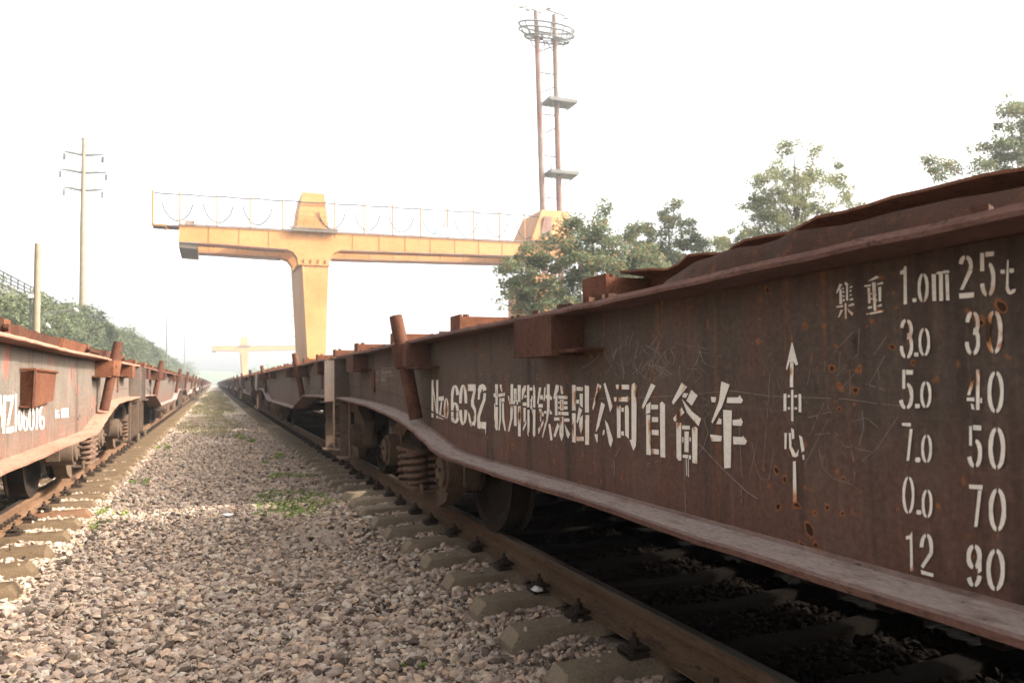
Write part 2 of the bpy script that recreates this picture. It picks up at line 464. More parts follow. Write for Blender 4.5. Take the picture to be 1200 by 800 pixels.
STENCIL = {
    'R:wagon_number#1': '7237,2390 7164,2390 7178,1955 7258,1956;7039,2389 6963,2389 6977,1955 7054,1956;7166,2328 7050,2063 7052,1995 7169,2241',
    'R:wagon_number#2': '6954,2201 6747,2209 6749,2159 6955,2155;6857,2153 6807,2154 6871,2002 6940,1999;6940,1999 6746,1994 6747,1949 6941,1957;6752,2068 6743,2123 6681,2116 6689,2070;6743,2123 6712,2166 6674,2153 6681,2116;6712,2166 6672,2188 6663,2177 6674,2153;6672,2188 6635,2189 6645,2177 6663,2177;6635,2189 6597,2169 6635,2154 6645,2177;6597,2169 6570,2127 6631,2117 6635,2154;6570,2127 6565,2074 6626,2072 6631,2117;6565,2074 6573,2020 6634,2027 6626,2072;6573,2020 6603,1977 6641,1989 6634,2027;6603,1977 6643,1955 6652,1966 6641,1989;6643,1955 6680,1953 6670,1965 6652,1966;6680,1953 6719,1972 6680,1988 6670,1965;6719,1972 6747,2014 6684,2025 6680,1988;6747,2014 6752,2068 6689,2070 6684,2025',
    'R:wagon_number#3': '6476,2193 6477,2238 6381,2230 6395,2194;6477,2238 6458,2280 6368,2261 6381,2230;6458,2280 6420,2312 6357,2285 6368,2261;6420,2312 6373,2330 6345,2302 6357,2285;6373,2330 6326,2334 6329,2310 6345,2302;6326,2334 6279,2329 6314,2300 6329,2310;6279,2329 6236,2308 6304,2282 6314,2300;6236,2308 6205,2275 6295,2256 6304,2282;6205,2275 6193,2234 6284,2225 6295,2256;6476,2193 6395,2194 6395,2064 6481,2061;6466,2101 6430,2130 6365,2108 6376,2088;6430,2130 6380,2148 6353,2123 6365,2108;6380,2148 6330,2151 6334,2130 6353,2123;6330,2151 6281,2147 6318,2121 6334,2130;6281,2147 6236,2130 6308,2105 6318,2121;6236,2130 6209,2100 6298,2085 6308,2105;6209,2100 6206,2065 6287,2061 6298,2085;6481,2047 6395,2050 6392,2000 6478,1997;6285,2054 6208,2057 6215,2004 6292,2004;6208,2001 6210,1977 6303,1985 6290,1999;6210,1977 6234,1954 6314,1973 6303,1985;6234,1954 6274,1938 6323,1963 6314,1973;6274,1938 6321,1930 6335,1956 6323,1963;6321,1930 6367,1927 6351,1955 6335,1956;6367,1927 6416,1931 6363,1961 6351,1955;6416,1931 6456,1944 6371,1970 6363,1961;6456,1944 6479,1965 6382,1981 6371,1970;6479,1965 6480,1989 6394,1995 6382,1981',
    'R:wagon_number#4': '6190,2144 6192,2205 6094,2197 6109,2146;6192,2205 6174,2262 6082,2242 6094,2197;6174,2262 6139,2306 6073,2278 6082,2242;6139,2306 6095,2333 6064,2302 6073,2278;6095,2333 6050,2339 6051,2314 6064,2302;6050,2339 6007,2333 6040,2302 6051,2314;6007,2333 5966,2307 6033,2278 6040,2302;5966,2307 5936,2264 6026,2243 6033,2278;5936,2264 5923,2210 6017,2199 6026,2243;5923,2210 5929,2150 6006,2149 6017,2199;5927,2081 5935,2031 6029,2043 6017,2084;5935,2031 5957,1987 6038,2007 6029,2043;5957,1987 5989,1952 6045,1979 6038,2007;5989,1952 6027,1931 6053,1960 6045,1979;6027,1931 6065,1925 6064,1951 6053,1960;6065,1925 6103,1927 6075,1959 6064,1951;6103,1927 6141,1945 6082,1978 6075,1959;6141,1945 6173,1977 6087,2005 6082,1978;6173,1977 6192,2021 6094,2040 6087,2005;6192,2021 6197,2072 6103,2081 6094,2040',
    'R:wagon_number#5': '5899,2342 5653,2342 5656,2277 5901,2275;5734,2276 5656,2277 5715,2185 5806,2183;5806,2183 5715,2185 5718,2119 5808,2128;5808,2128 5716,2148 5656,2099 5719,2083;5719,2083 5656,2099 5660,1991 5731,1987;5731,1987 5660,1991 5702,1931 5780,1956;5904,2069 5846,2041 5814,1984 5884,1980;5884,1980 5814,1984 5724,1951 5816,1924',
    'R:wagon_number#6': '5590,2260 5597,2288 5498,2277 5517,2260;5597,2288 5580,2315 5485,2289 5498,2277;5580,2315 5542,2335 5479,2298 5485,2289;5542,2335 5493,2343 5474,2304 5479,2298;5493,2343 5445,2343 5467,2305 5474,2304;5445,2343 5398,2335 5462,2298 5467,2305;5398,2335 5363,2316 5457,2289 5462,2298;5363,2316 5348,2290 5445,2277 5457,2289;5590,2263 5525,2264 5549,2196 5604,2195;5430,2258 5363,2259 5380,2192 5453,2198;5453,2198 5380,2192 5467,2112 5541,2124;5541,2124 5467,2112 5540,2032 5621,2036;5621,2036 5540,2032 5542,1982 5629,1985;5622,1984 5367,1989 5380,1925 5625,1915;5401,1924 5380,1925 5386,1878 5398,1877',
    'R:company_character#7': '5119,2343 5048,2343 5061,2157 5115,2155;5161,2261 5117,2261 5118,2227 5163,2227;5122,2141 5056,2142 5064,1942 5102,1925 5140,1957;5148,2169 5126,2169 5133,1996 5153,2033;5000,2343 4947,2339 4922,2306 4929,2278 4963,2277 4996,2315;5035,2257 4877,2271 4878,2241 5037,2229;5015,2220 4978,2220 4980,2041 5021,1930 5048,1933 5017,2039;4965,2216 4894,2227 4888,2189 4966,2188;4953,2178 4906,2180 4901,2044 4864,1939 4895,1937 4949,2023',
    'R:company_character#8': '4807,2242 4782,2242 4750,2170 4775,2164;4738,2344 4679,2344 4691,2176 4750,2174;4750,2160 4691,2162 4705,2053 4789,1934 4814,1938 4759,2050;4666,2308 4604,2308 4608,2200 4670,2199;4672,2163 4614,2164 4616,1994 4674,1991;4685,2203 4638,2213 4640,2182 4686,2171;4615,2200 4584,2214 4571,2179 4604,2169;4579,2337 4509,2337 4524,2193 4580,2201;4581,2161 4520,2162 4530,1910 4586,1911',
    'R:company_character#9': '4487,2300 4445,2331 4463,2230 4495,2212;4445,2333 4400,2334 4406,2300 4462,2247;4439,2252 4394,2257 4395,2235 4440,2235;4478,2194 4392,2196 4393,2169 4479,2166;4461,2151 4411,2152 4420,2048 4461,2028;4481,1984 4402,2057 4408,2014 4473,1958;4377,2337 4329,2337 4336,2159 4385,2158;4377,2136 4332,2138 4341,1931 4363,1921 4384,1937;4321,2318 4269,2319 4270,2293 4322,2293;4316,2224 4290,2224 4268,2131 4270,2089;4284,2259 4263,2242 4302,2139 4319,2155;4251,2336 4209,2336 4216,2158 4258,2161;4259,2144 4216,2146 4224,1943 4251,1922 4275,1948',
    'R:company_character#10': '4138,2319 4093,2319 4152,2192 4181,2191;4116,2261 4068,2258 4069,2227 4118,2226;4156,2189 4070,2192 4071,2164 4157,2162;4145,2152 4096,2154 4108,2054 4145,2044;4168,1993 4063,2072 4064,2040 4162,1951;4089,2137 4057,2122 4058,2097 4090,2096;4037,2320 4009,2320 4033,2217 4057,2217;3989,2344 3934,2345 3945,2167 3984,2068 4079,1932 4099,1939 4011,2083 3992,2165;4016,2263 3990,2263 3991,2234 4017,2234;3937,2264 3900,2248 3900,2228 3939,2227;4048,2139 4005,2140 4006,2120 4049,2118;3945,2158 3901,2128 3905,2118 3947,2118;3973,2044 3935,2042 3901,1928 3940,1919',
    'R:company_character#11': '3828,2341 3775,2337 3785,2297 3862,2233 3877,2241;3852,2249 3801,2266 3808,2114 3852,2112;3755,2337 3712,2329 3703,2275 3739,2274;3787,2262 3630,2260 3631,2239 3788,2237;3759,2231 3701,2232 3704,2154 3762,2153;3789,2219 3767,2219 3767,2202 3789,2201;3790,2179 3768,2180 3769,2164 3791,2163;3695,2221 3635,2222 3636,2200 3696,2199;3696,2186 3636,2187 3637,2164 3697,2162;3792,2143 3622,2146 3623,2121 3793,2119;3868,2097 3775,2101 3776,2078 3869,2073;3696,2097 3609,2100 3610,2078 3697,2073;3764,2106 3706,2109 3712,1972 3746,1927 3780,1975;3810,2060 3778,2038 3855,1947 3885,1961;3691,2058 3603,1990 3635,1954 3659,1975',
    'R:company_character#12': '3558,2339 3501,2339 3508,2160 3565,2158;3566,2140 3509,2141 3517,1934 3571,1936;3361,2339 3299,2332 3306,2153 3366,2151;3366,2134 3304,2137 3315,1934 3372,1932;3488,2327 3390,2325 3391,2299 3489,2300;3440,2280 3392,2280 3396,2183 3441,2197;3495,2236 3452,2237 3453,2210 3496,2209;3454,2187 3405,2168 3482,2070 3498,2083;3451,2107 3398,2135 3402,2051 3433,2001 3460,2055;3502,1978 3392,1984 3393,1955 3504,1948',
    'R:company_character#13': '3177,2351 3123,2335 3249,2170 3256,2187;3094,2347 3072,2356 2981,2206 3016,2167;3132,2228 3081,2214 3171,2063 3217,2024 3209,2054;3088,2115 3048,2090 2987,1992 3017,1942 3038,1961;3236,2010 3188,2016 3190,1971 3202,1954;3114,2047 3091,2048 3098,2022 3124,2010',
    'R:company_character#14': '2937,2343 2765,2343 2769,2314 2929,2313;2962,2263 2806,2267 2796,2275 2769,2258 2780,2238 2959,2237;2929,2211 2881,2212 2890,2011 2933,2008;2871,2200 2843,2201 2844,2175 2872,2174;2829,2207 2806,2219 2781,2208 2789,2012 2832,2029;2880,2052 2848,2054 2849,2028 2879,2026;2745,2341 2712,2355 2683,2339 2702,2012 2711,1973 2740,1943 2782,2006 2757,2008',
    'R:company_character#15': '2525,2351 2477,2338 2618,2198 2638,2206;2584,2223 2534,2243 2541,2179 2589,2170;2586,2166 2542,2168 2544,1934 2593,1933;2528,2228 2455,2228 2457,2203 2529,2200;2524,2156 2459,2157 2460,2130 2526,2128;2528,2082 2457,2084 2458,2054 2529,2053;2533,1972 2459,1974 2460,1945 2534,1942;2437,2238 2413,2249 2385,2232 2396,1933 2445,1932',
    'R:company_character#16': '2219,2355 2170,2332 2304,2233 2316,2248;2217,2278 2201,2299 2162,2297 2184,2272;2131,2317 2078,2287 2131,2232 2178,2258;2220,2267 2130,2201 2053,2167 2077,2126 2176,2193;2224,2222 2200,2192 2292,2139 2310,2156;2279,2138 2233,2136 2240,1933 2265,1929 2285,1943;2227,2123 2154,2125 2155,2105 2225,2102;2204,2091 2164,2094 2172,1982 2209,1981;2227,2059 2215,2060 2216,2032 2228,2031;2159,2063 2147,2064 2148,2042 2160,2041;2226,1965 2177,1968 2180,1949 2227,1948;2172,1967 2149,1967 2153,1945 2169,1947;2134,2113 2105,2124 2086,2115 2097,1928 2140,1930',
    'R:company_character#17': '1877,2361 1812,2345 1876,2236 1957,2147 1967,2154 1900,2261;1966,2282 1922,2281 1929,2256 1960,2255;1833,2282 1751,2283 1741,2294 1716,2271 1728,2255 1840,2254;1869,2219 1802,2218 1823,1936 1874,1928;1904,2176 1884,2171 1887,2146 1928,2145;1798,2172 1746,2177 1736,2185 1722,2166 1733,2146 1798,2145;1981,2090 1885,2088 1891,2061 1969,2055;1798,2091 1731,2092 1724,2099 1695,2076 1710,2058 1798,2053;2199,1944 2192,1944 2191,1855 2198,1855;2178,1949 2173,1950 2175,1850 2182,1850',
    'R:gauge_character#18': '1098,2756 1083,2752 1112,2718 1118,2721;1099,2734 1088,2734 1088,2673 1102,2674;1072,2759 1064,2759 1051,2747 1058,2743 1067,2745;1064,2743 1055,2742 1057,2683 1067,2685;1084,2739 1076,2736 1076,2730 1085,2733;1084,2724 1074,2723 1074,2717 1085,2718;1085,2708 1075,2706 1075,2700 1085,2701;1083,2692 1074,2691 1075,2682 1084,2683;1047,2737 1032,2740 1033,2733 1048,2733;1048,2722 1038,2726 1038,2718 1048,2717;1047,2705 1037,2707 1038,2701 1047,2701;1050,2688 1031,2691 1031,2682 1050,2684;1120,2666 1083,2668 1084,2660 1120,2660;1055,2666 1029,2671 1026,2661 1055,2659;1075,2675 1065,2674 1067,2611 1076,2612;1097,2649 1083,2648 1106,2618 1112,2620;1061,2651 1032,2630 1040,2620 1060,2643',
    'R:gauge_character#19': '956,2749 916,2765 902,2756 932,2749;975,2734 942,2734 942,2728 972,2728;915,2734 889,2738 884,2729 913,2728;937,2741 920,2740 922,2630 934,2631;959,2724 947,2722 947,2662 959,2662;909,2719 895,2720 898,2664 909,2664;946,2702 937,2699 937,2695 946,2696;946,2681 936,2680 937,2674 946,2675;922,2695 917,2694 917,2688 922,2689;923,2675 916,2674 916,2667 923,2668;961,2649 940,2650 941,2642 960,2641;916,2649 897,2654 895,2645 915,2644;971,2623 889,2630 885,2622 967,2617',
    'R:load_gauge#20': '808,2768 795,2770 789,2783 780,2781 785,2642 799,2642 794,2754 809,2754;744,2652 746,2646 755,2655 755,2653;746,2646 753,2646 753,2654 755,2655;753,2646 760,2647 750,2655 753,2654;760,2647 762,2654 751,2653 750,2655;762,2654 760,2660 751,2651 751,2653;760,2660 753,2660 753,2652 751,2651;753,2660 745,2659 755,2651 753,2652;745,2659 744,2652 755,2653 755,2651;721,2642 729,2648 722,2658 719,2651;729,2648 735,2661 723,2668 722,2658;735,2661 738,2678 725,2680 723,2668;738,2678 737,2696 726,2695 725,2680;737,2696 736,2715 723,2709 726,2695;736,2715 731,2731 721,2722 723,2709;731,2731 724,2742 718,2731 721,2722;724,2742 716,2747 715,2737 718,2731;709,2746 701,2739 708,2730 711,2736;701,2739 695,2727 707,2720 708,2730;695,2727 692,2710 705,2707 707,2720;692,2710 693,2691 704,2692 705,2707;693,2691 694,2673 707,2678 704,2692;694,2673 699,2657 709,2666 707,2678;699,2657 706,2646 712,2657 709,2666;706,2646 714,2641 715,2651 712,2657;679,2738 662,2736 665,2642 680,2642;650,2738 635,2738 638,2639 653,2640;626,2731 613,2729 614,2638 627,2639;662,2738 656,2743 649,2733 651,2733;656,2743 646,2743 646,2735 649,2733;646,2743 637,2742 643,2733 646,2735;637,2742 630,2736 641,2732 643,2733;639,2738 633,2744 626,2734 628,2733;633,2744 623,2744 623,2736 626,2734;623,2744 614,2743 620,2734 623,2736;614,2743 607,2736 618,2732 620,2734',
    'R:load_gauge#21': '574,2760 572,2768 558,2760 560,2755;572,2768 569,2775 556,2764 558,2760;569,2775 564,2781 555,2768 556,2764;564,2781 558,2784 552,2771 555,2768;558,2784 551,2784 550,2773 552,2771;543,2783 536,2779 543,2768 546,2772;536,2779 529,2772 541,2764 543,2768;529,2772 525,2763 539,2758 541,2764;525,2763 524,2752 537,2752 539,2758;524,2752 524,2741 537,2745 537,2752;524,2741 526,2731 540,2739 537,2745;539,2737 525,2728 562,2669 574,2670;578,2658 524,2656 525,2639 577,2640;496,2784 483,2782 485,2722 499,2723;478,2784 449,2782 450,2767 479,2768;466,2748 458,2741 466,2730 469,2737;458,2741 452,2728 464,2720 466,2730;452,2728 448,2710 462,2707 464,2720;448,2710 449,2691 461,2692 462,2707;449,2691 450,2671 464,2678 461,2692;450,2671 454,2654 466,2665 464,2678;454,2654 462,2642 469,2655 466,2665;462,2642 470,2636 473,2648 469,2655;482,2636 487,2640 481,2651 479,2647;487,2640 493,2646 483,2657 481,2651;493,2646 497,2656 485,2664 483,2657;497,2656 500,2667 486,2673 485,2664;500,2667 501,2681 487,2682 486,2673;407,2747 402,2746 407,2660 415,2664;397,2635 404,2635 400,2645 397,2642;404,2635 410,2639 402,2648 400,2645;410,2639 414,2646 404,2652 402,2648;414,2646 416,2654 405,2656 404,2652;416,2654 416,2663 406,2662 405,2656;398,2650 383,2651 388,2639 399,2636;415,2710 417,2704 423,2711 422,2711;417,2704 423,2704 423,2709 423,2711;423,2704 429,2706 423,2711 423,2709;429,2706 431,2712 424,2711 423,2711;431,2712 429,2718 423,2711 424,2711;429,2718 423,2718 423,2712 423,2711;423,2718 416,2716 423,2711 423,2712;416,2716 415,2710 422,2711 423,2711;386,2710 388,2704 393,2711 392,2711;388,2704 394,2703 394,2709 393,2711;394,2703 401,2705 394,2711 394,2709;401,2705 402,2712 395,2711 394,2711;402,2712 400,2718 394,2711 395,2711;400,2718 393,2718 394,2713 394,2711;393,2718 387,2716 393,2711 394,2713;387,2716 386,2710 392,2711 393,2711',
    'R:load_gauge#22': '785,2586 774,2581 783,2570 787,2576;774,2581 767,2569 780,2562 783,2570;767,2569 764,2553 778,2552 780,2562;764,2553 765,2537 779,2541 778,2552;765,2537 770,2523 783,2532 779,2541;770,2523 780,2513 786,2525 783,2532;780,2513 791,2511 791,2521 786,2525;787,2536 777,2531 785,2520 789,2526;777,2531 770,2520 782,2511 785,2520;770,2520 766,2504 780,2501 782,2511;766,2504 766,2488 779,2488 780,2501;766,2488 767,2471 781,2476 779,2488;767,2471 773,2457 785,2466 781,2476;773,2457 781,2446 788,2458 785,2466;781,2446 791,2442 793,2453 788,2458;818,2557 816,2569 802,2563 804,2555;816,2569 810,2580 799,2569 802,2563;810,2580 803,2586 796,2574 799,2569;803,2586 794,2588 792,2578 796,2574;803,2443 810,2447 802,2458 800,2454;810,2447 817,2454 805,2464 802,2458;817,2454 821,2465 807,2471 805,2464;821,2465 823,2476 808,2479 807,2471;823,2476 822,2489 809,2489 808,2479;745,2455 747,2448 756,2457 755,2456;747,2448 755,2448 754,2455 756,2457;755,2448 763,2449 753,2457 754,2455;763,2449 764,2456 753,2455 753,2457;764,2456 762,2463 753,2454 753,2455;762,2463 754,2463 754,2456 753,2454;754,2463 746,2462 756,2454 754,2456;746,2462 745,2455 755,2456 756,2454;726,2449 733,2454 727,2463 723,2457;733,2454 740,2466 729,2473 727,2463;740,2466 743,2482 731,2486 729,2473;743,2482 742,2501 732,2500 731,2486;742,2501 741,2519 730,2514 732,2500;741,2519 736,2535 727,2527 730,2514;736,2535 729,2546 723,2536 727,2527;729,2546 721,2551 719,2542 723,2536;713,2550 705,2544 711,2535 715,2542;705,2544 699,2533 709,2526 711,2535;699,2533 696,2516 707,2513 709,2526;696,2516 696,2498 706,2499 707,2513;696,2498 697,2480 709,2485 706,2499;697,2480 702,2464 712,2472 709,2485;702,2464 709,2453 715,2463 712,2472;709,2453 718,2448 719,2457 715,2463',
    'R:load_gauge#23': '528,2591 518,2586 526,2575 530,2581;518,2586 511,2573 524,2566 526,2575;511,2573 509,2557 522,2556 524,2566;509,2557 510,2540 523,2545 522,2556;510,2540 514,2525 526,2535 523,2545;514,2525 523,2515 529,2528 526,2535;523,2515 534,2513 534,2523 529,2528;530,2537 521,2532 529,2521 533,2527;521,2532 514,2522 526,2513 529,2521;514,2522 510,2507 524,2503 526,2513;510,2507 511,2490 523,2491 524,2503;511,2490 512,2474 525,2479 523,2491;512,2474 517,2459 528,2469 525,2479;517,2459 525,2449 532,2461 528,2469;525,2449 535,2445 536,2456 532,2461;559,2558 557,2571 544,2564 546,2556;557,2571 552,2582 541,2571 544,2564;552,2582 545,2590 538,2577 541,2571;545,2590 536,2592 535,2581 538,2577;546,2446 553,2450 545,2462 542,2457;553,2450 558,2457 547,2467 545,2462;558,2457 562,2467 549,2474 547,2467;562,2467 564,2479 550,2482 549,2474;564,2479 564,2491 551,2491 550,2482;468,2448 478,2455 470,2468 466,2459;478,2455 486,2471 472,2481 470,2468;486,2471 489,2494 474,2499 472,2481;489,2494 489,2520 476,2519 474,2499;489,2520 487,2546 472,2539 476,2519;487,2546 481,2568 469,2556 472,2539;481,2568 472,2583 465,2569 469,2556;472,2583 461,2589 460,2577 465,2569;453,2588 443,2581 451,2568 455,2577;443,2581 436,2564 449,2555 451,2568;436,2564 432,2541 447,2537 449,2555;432,2541 433,2516 446,2517 447,2537;433,2516 435,2491 449,2497 446,2517;435,2491 440,2469 452,2480 449,2497;440,2469 449,2454 456,2467 452,2480;449,2454 460,2447 461,2459 456,2467',
    'R:load_gauge#24': '816,2402 804,2401 807,2331 820,2331;800,2401 771,2399 772,2383 801,2383;797,2354 787,2349 795,2337 800,2342;787,2349 778,2338 792,2328 795,2337;778,2338 774,2322 790,2317 792,2328;774,2322 774,2305 788,2305 790,2317;774,2305 776,2288 791,2292 788,2305;776,2288 781,2272 794,2282 791,2292;781,2272 791,2261 798,2273 794,2282;791,2261 802,2256 803,2267 798,2273;812,2256 820,2258 813,2271 809,2267;820,2258 827,2265 816,2276 813,2271;827,2265 833,2275 818,2284 816,2276;833,2275 836,2287 820,2292 818,2284;748,2269 751,2262 761,2271 761,2269;751,2262 759,2261 759,2270 761,2271;759,2261 768,2261 756,2271 759,2270;768,2261 769,2269 757,2269 756,2271;769,2269 767,2277 757,2267 757,2269;767,2277 758,2277 759,2269 757,2267;758,2277 750,2277 761,2267 759,2269;750,2277 748,2269 761,2269 761,2267;728,2263 736,2267 729,2277 726,2271;736,2267 742,2278 731,2286 729,2277;742,2278 745,2293 733,2297 731,2286;745,2293 745,2310 734,2310 733,2297;745,2310 743,2327 732,2324 734,2310;743,2327 739,2343 729,2335 732,2324;739,2343 732,2354 726,2344 729,2335;732,2354 724,2359 722,2350 726,2344;716,2358 708,2354 715,2344 718,2350;708,2354 702,2343 713,2335 715,2344;702,2343 699,2328 711,2324 713,2335;699,2328 700,2311 710,2311 711,2324;700,2311 701,2294 712,2298 710,2311;701,2294 706,2279 715,2286 712,2298;706,2279 713,2268 718,2277 715,2286;713,2268 721,2263 722,2271 718,2277',
    'R:load_gauge#25': '542,2377 537,2359 555,2312 565,2312;567,2303 540,2304 540,2291 568,2292;529,2397 517,2396 524,2263 536,2263;519,2303 513,2303 514,2286 520,2286;553,2284 544,2280 542,2262 552,2266;473,2254 483,2261 475,2272 471,2265;483,2261 490,2276 478,2285 475,2272;490,2276 494,2298 480,2302 478,2285;494,2298 493,2322 481,2322 480,2302;493,2322 491,2347 478,2342 481,2322;491,2347 485,2369 475,2359 478,2342;485,2369 477,2384 470,2373 475,2359;477,2384 467,2391 465,2381 470,2373;458,2391 449,2384 456,2373 460,2380;449,2384 442,2369 453,2359 456,2373;442,2369 438,2347 451,2342 453,2359;438,2347 439,2323 450,2323 451,2342;439,2323 441,2299 453,2303 450,2323;441,2299 446,2277 457,2286 453,2303;446,2277 455,2261 461,2273 457,2286;455,2261 465,2254 466,2265 461,2273',
    'R:load_gauge#26': '827,2205 789,2207 790,2193 827,2195;795,2185 783,2185 803,2068 814,2067;755,2076 758,2068 767,2076 766,2075;758,2068 767,2066 766,2074 767,2076;767,2066 776,2066 765,2076 766,2074;776,2066 778,2074 766,2075 765,2076;778,2074 775,2082 765,2074 766,2075;775,2082 766,2084 766,2076 765,2074;766,2084 757,2084 768,2074 766,2076;757,2084 755,2076 766,2075 768,2074;734,2067 742,2071 735,2081 732,2075;742,2071 748,2082 737,2091 735,2081;748,2082 751,2098 739,2103 737,2091;751,2098 750,2117 740,2117 739,2103;750,2117 749,2135 738,2132 740,2117;749,2135 744,2151 735,2145 738,2132;744,2151 737,2163 732,2155 735,2145;737,2163 730,2169 728,2161 732,2155;722,2170 715,2165 721,2155 724,2161;715,2165 709,2154 719,2146 721,2155;709,2154 706,2138 718,2133 719,2146;706,2138 707,2120 717,2119 718,2133;707,2120 708,2102 719,2105 717,2119;708,2102 712,2086 722,2092 719,2105;712,2086 719,2074 725,2082 722,2092;719,2074 727,2068 728,2076 725,2082',
    'R:load_gauge#27': '563,2207 553,2208 556,2142 566,2142;549,2212 520,2211 521,2195 550,2195;541,2165 532,2162 540,2149 544,2154;532,2162 525,2152 538,2141 540,2149;525,2152 521,2138 536,2131 538,2141;521,2138 522,2122 535,2120 536,2131;522,2122 523,2105 537,2108 535,2120;523,2105 527,2090 539,2097 537,2108;527,2090 534,2077 542,2089 539,2097;534,2077 543,2071 546,2082 542,2089;554,2069 560,2071 554,2084 552,2081;560,2071 566,2075 556,2088 554,2084;566,2075 570,2082 557,2093 556,2088;570,2082 573,2091 559,2100 557,2093;573,2091 575,2102 560,2107 559,2100;478,2071 488,2077 480,2091 476,2083;488,2077 495,2092 482,2103 480,2091;495,2092 499,2113 484,2120 482,2103;499,2113 499,2138 485,2139 484,2120;499,2138 497,2163 482,2158 485,2139;497,2163 491,2185 479,2175 482,2158;491,2185 482,2201 475,2188 479,2175;482,2201 471,2208 470,2196 475,2188;463,2209 453,2202 462,2189 465,2197;453,2202 446,2188 459,2176 462,2189;446,2188 442,2166 457,2160 459,2176;442,2166 443,2142 456,2141 457,2160;443,2142 445,2118 459,2122 456,2141;445,2118 450,2096 462,2105 459,2122;450,2096 459,2080 466,2092 462,2105;459,2080 470,2072 471,2084 466,2092',
    'R:load_gauge#28': '819,1873 828,1879 821,1889 817,1882;828,1879 835,1893 824,1903 821,1889;835,1893 838,1914 826,1920 824,1903;838,1914 838,1939 827,1940 826,1920;838,1939 836,1964 824,1961 827,1940;836,1964 830,1986 820,1980 824,1961;830,1986 822,2002 816,1994 820,1980;822,2002 813,2011 812,2002 816,1994;805,2011 796,2005 803,1995 807,2003;796,2005 790,1991 800,1982 803,1995;790,1991 786,1970 798,1965 800,1982;786,1970 787,1946 797,1944 798,1965;787,1946 789,1922 800,1924 797,1944;789,1922 794,1900 804,1906 800,1924;794,1900 802,1883 808,1892 804,1906;802,1883 811,1875 813,1883 808,1892;760,1888 763,1880 771,1887 770,1887;763,1880 771,1878 771,1885 771,1887;771,1878 780,1878 770,1887 771,1885;780,1878 782,1885 771,1886 770,1887;782,1885 779,1893 770,1886 771,1886;779,1893 770,1895 771,1888 770,1886;770,1895 762,1895 771,1886 771,1888;762,1895 760,1888 770,1887 771,1886;742,1871 749,1875 743,1885 739,1880;749,1875 755,1886 745,1894 743,1885;755,1886 758,1901 746,1907 745,1894;758,1901 757,1919 747,1921 746,1907;757,1919 756,1938 745,1936 747,1921;756,1938 752,1954 742,1948 745,1936;752,1954 745,1967 739,1958 742,1948;745,1967 737,1973 735,1965 739,1958;729,1974 722,1970 728,1960 731,1965;722,1970 716,1959 726,1951 728,1960;716,1959 713,1944 725,1938 726,1951;713,1944 714,1926 724,1924 725,1938;714,1926 715,1908 726,1910 724,1924;715,1908 719,1891 729,1897 726,1910;719,1891 726,1879 732,1887 729,1897;726,1879 734,1872 735,1880 732,1887',
    'R:load_gauge#29': '573,2011 525,2015 526,2000 573,1997;542,1996 529,1998 550,1874 561,1872;486,1870 496,1875 488,1890 484,1883;496,1875 504,1890 491,1902 488,1890;504,1890 508,1911 493,1919 491,1902;508,1911 507,1937 494,1939 493,1919;507,1937 506,1962 491,1959 494,1939;506,1962 499,1985 487,1976 491,1959;499,1985 490,2002 483,1990 487,1976;490,2002 479,2010 478,1999 483,1990;470,2012 461,2006 469,1992 473,2000;461,2006 453,1992 466,1979 469,1992;453,1992 449,1970 464,1963 466,1979;449,1970 450,1946 463,1944 464,1963;450,1946 451,1921 466,1923 463,1944;451,1921 458,1898 470,1906 466,1923;458,1898 467,1881 474,1892 470,1906;467,1881 477,1872 479,1883 474,1892',
    'R:load_gauge#30': '830,1791 813,1797 803,1813 805,1671 817,1666 814,1784 831,1778;774,1762 772,1777 757,1775 759,1764;772,1777 768,1790 755,1784 757,1775;768,1790 762,1802 752,1793 755,1784;762,1802 755,1810 750,1799 752,1793;755,1810 748,1815 746,1804 750,1799;740,1816 732,1814 739,1801 742,1805;732,1814 725,1807 737,1794 739,1801;725,1807 721,1796 735,1785 737,1794;721,1796 719,1781 734,1775 735,1785;719,1781 720,1765 733,1763 734,1775;720,1765 721,1750 736,1751 733,1763;736,1750 721,1749 763,1688 772,1696;773,1682 744,1680 722,1680 724,1668 771,1667',
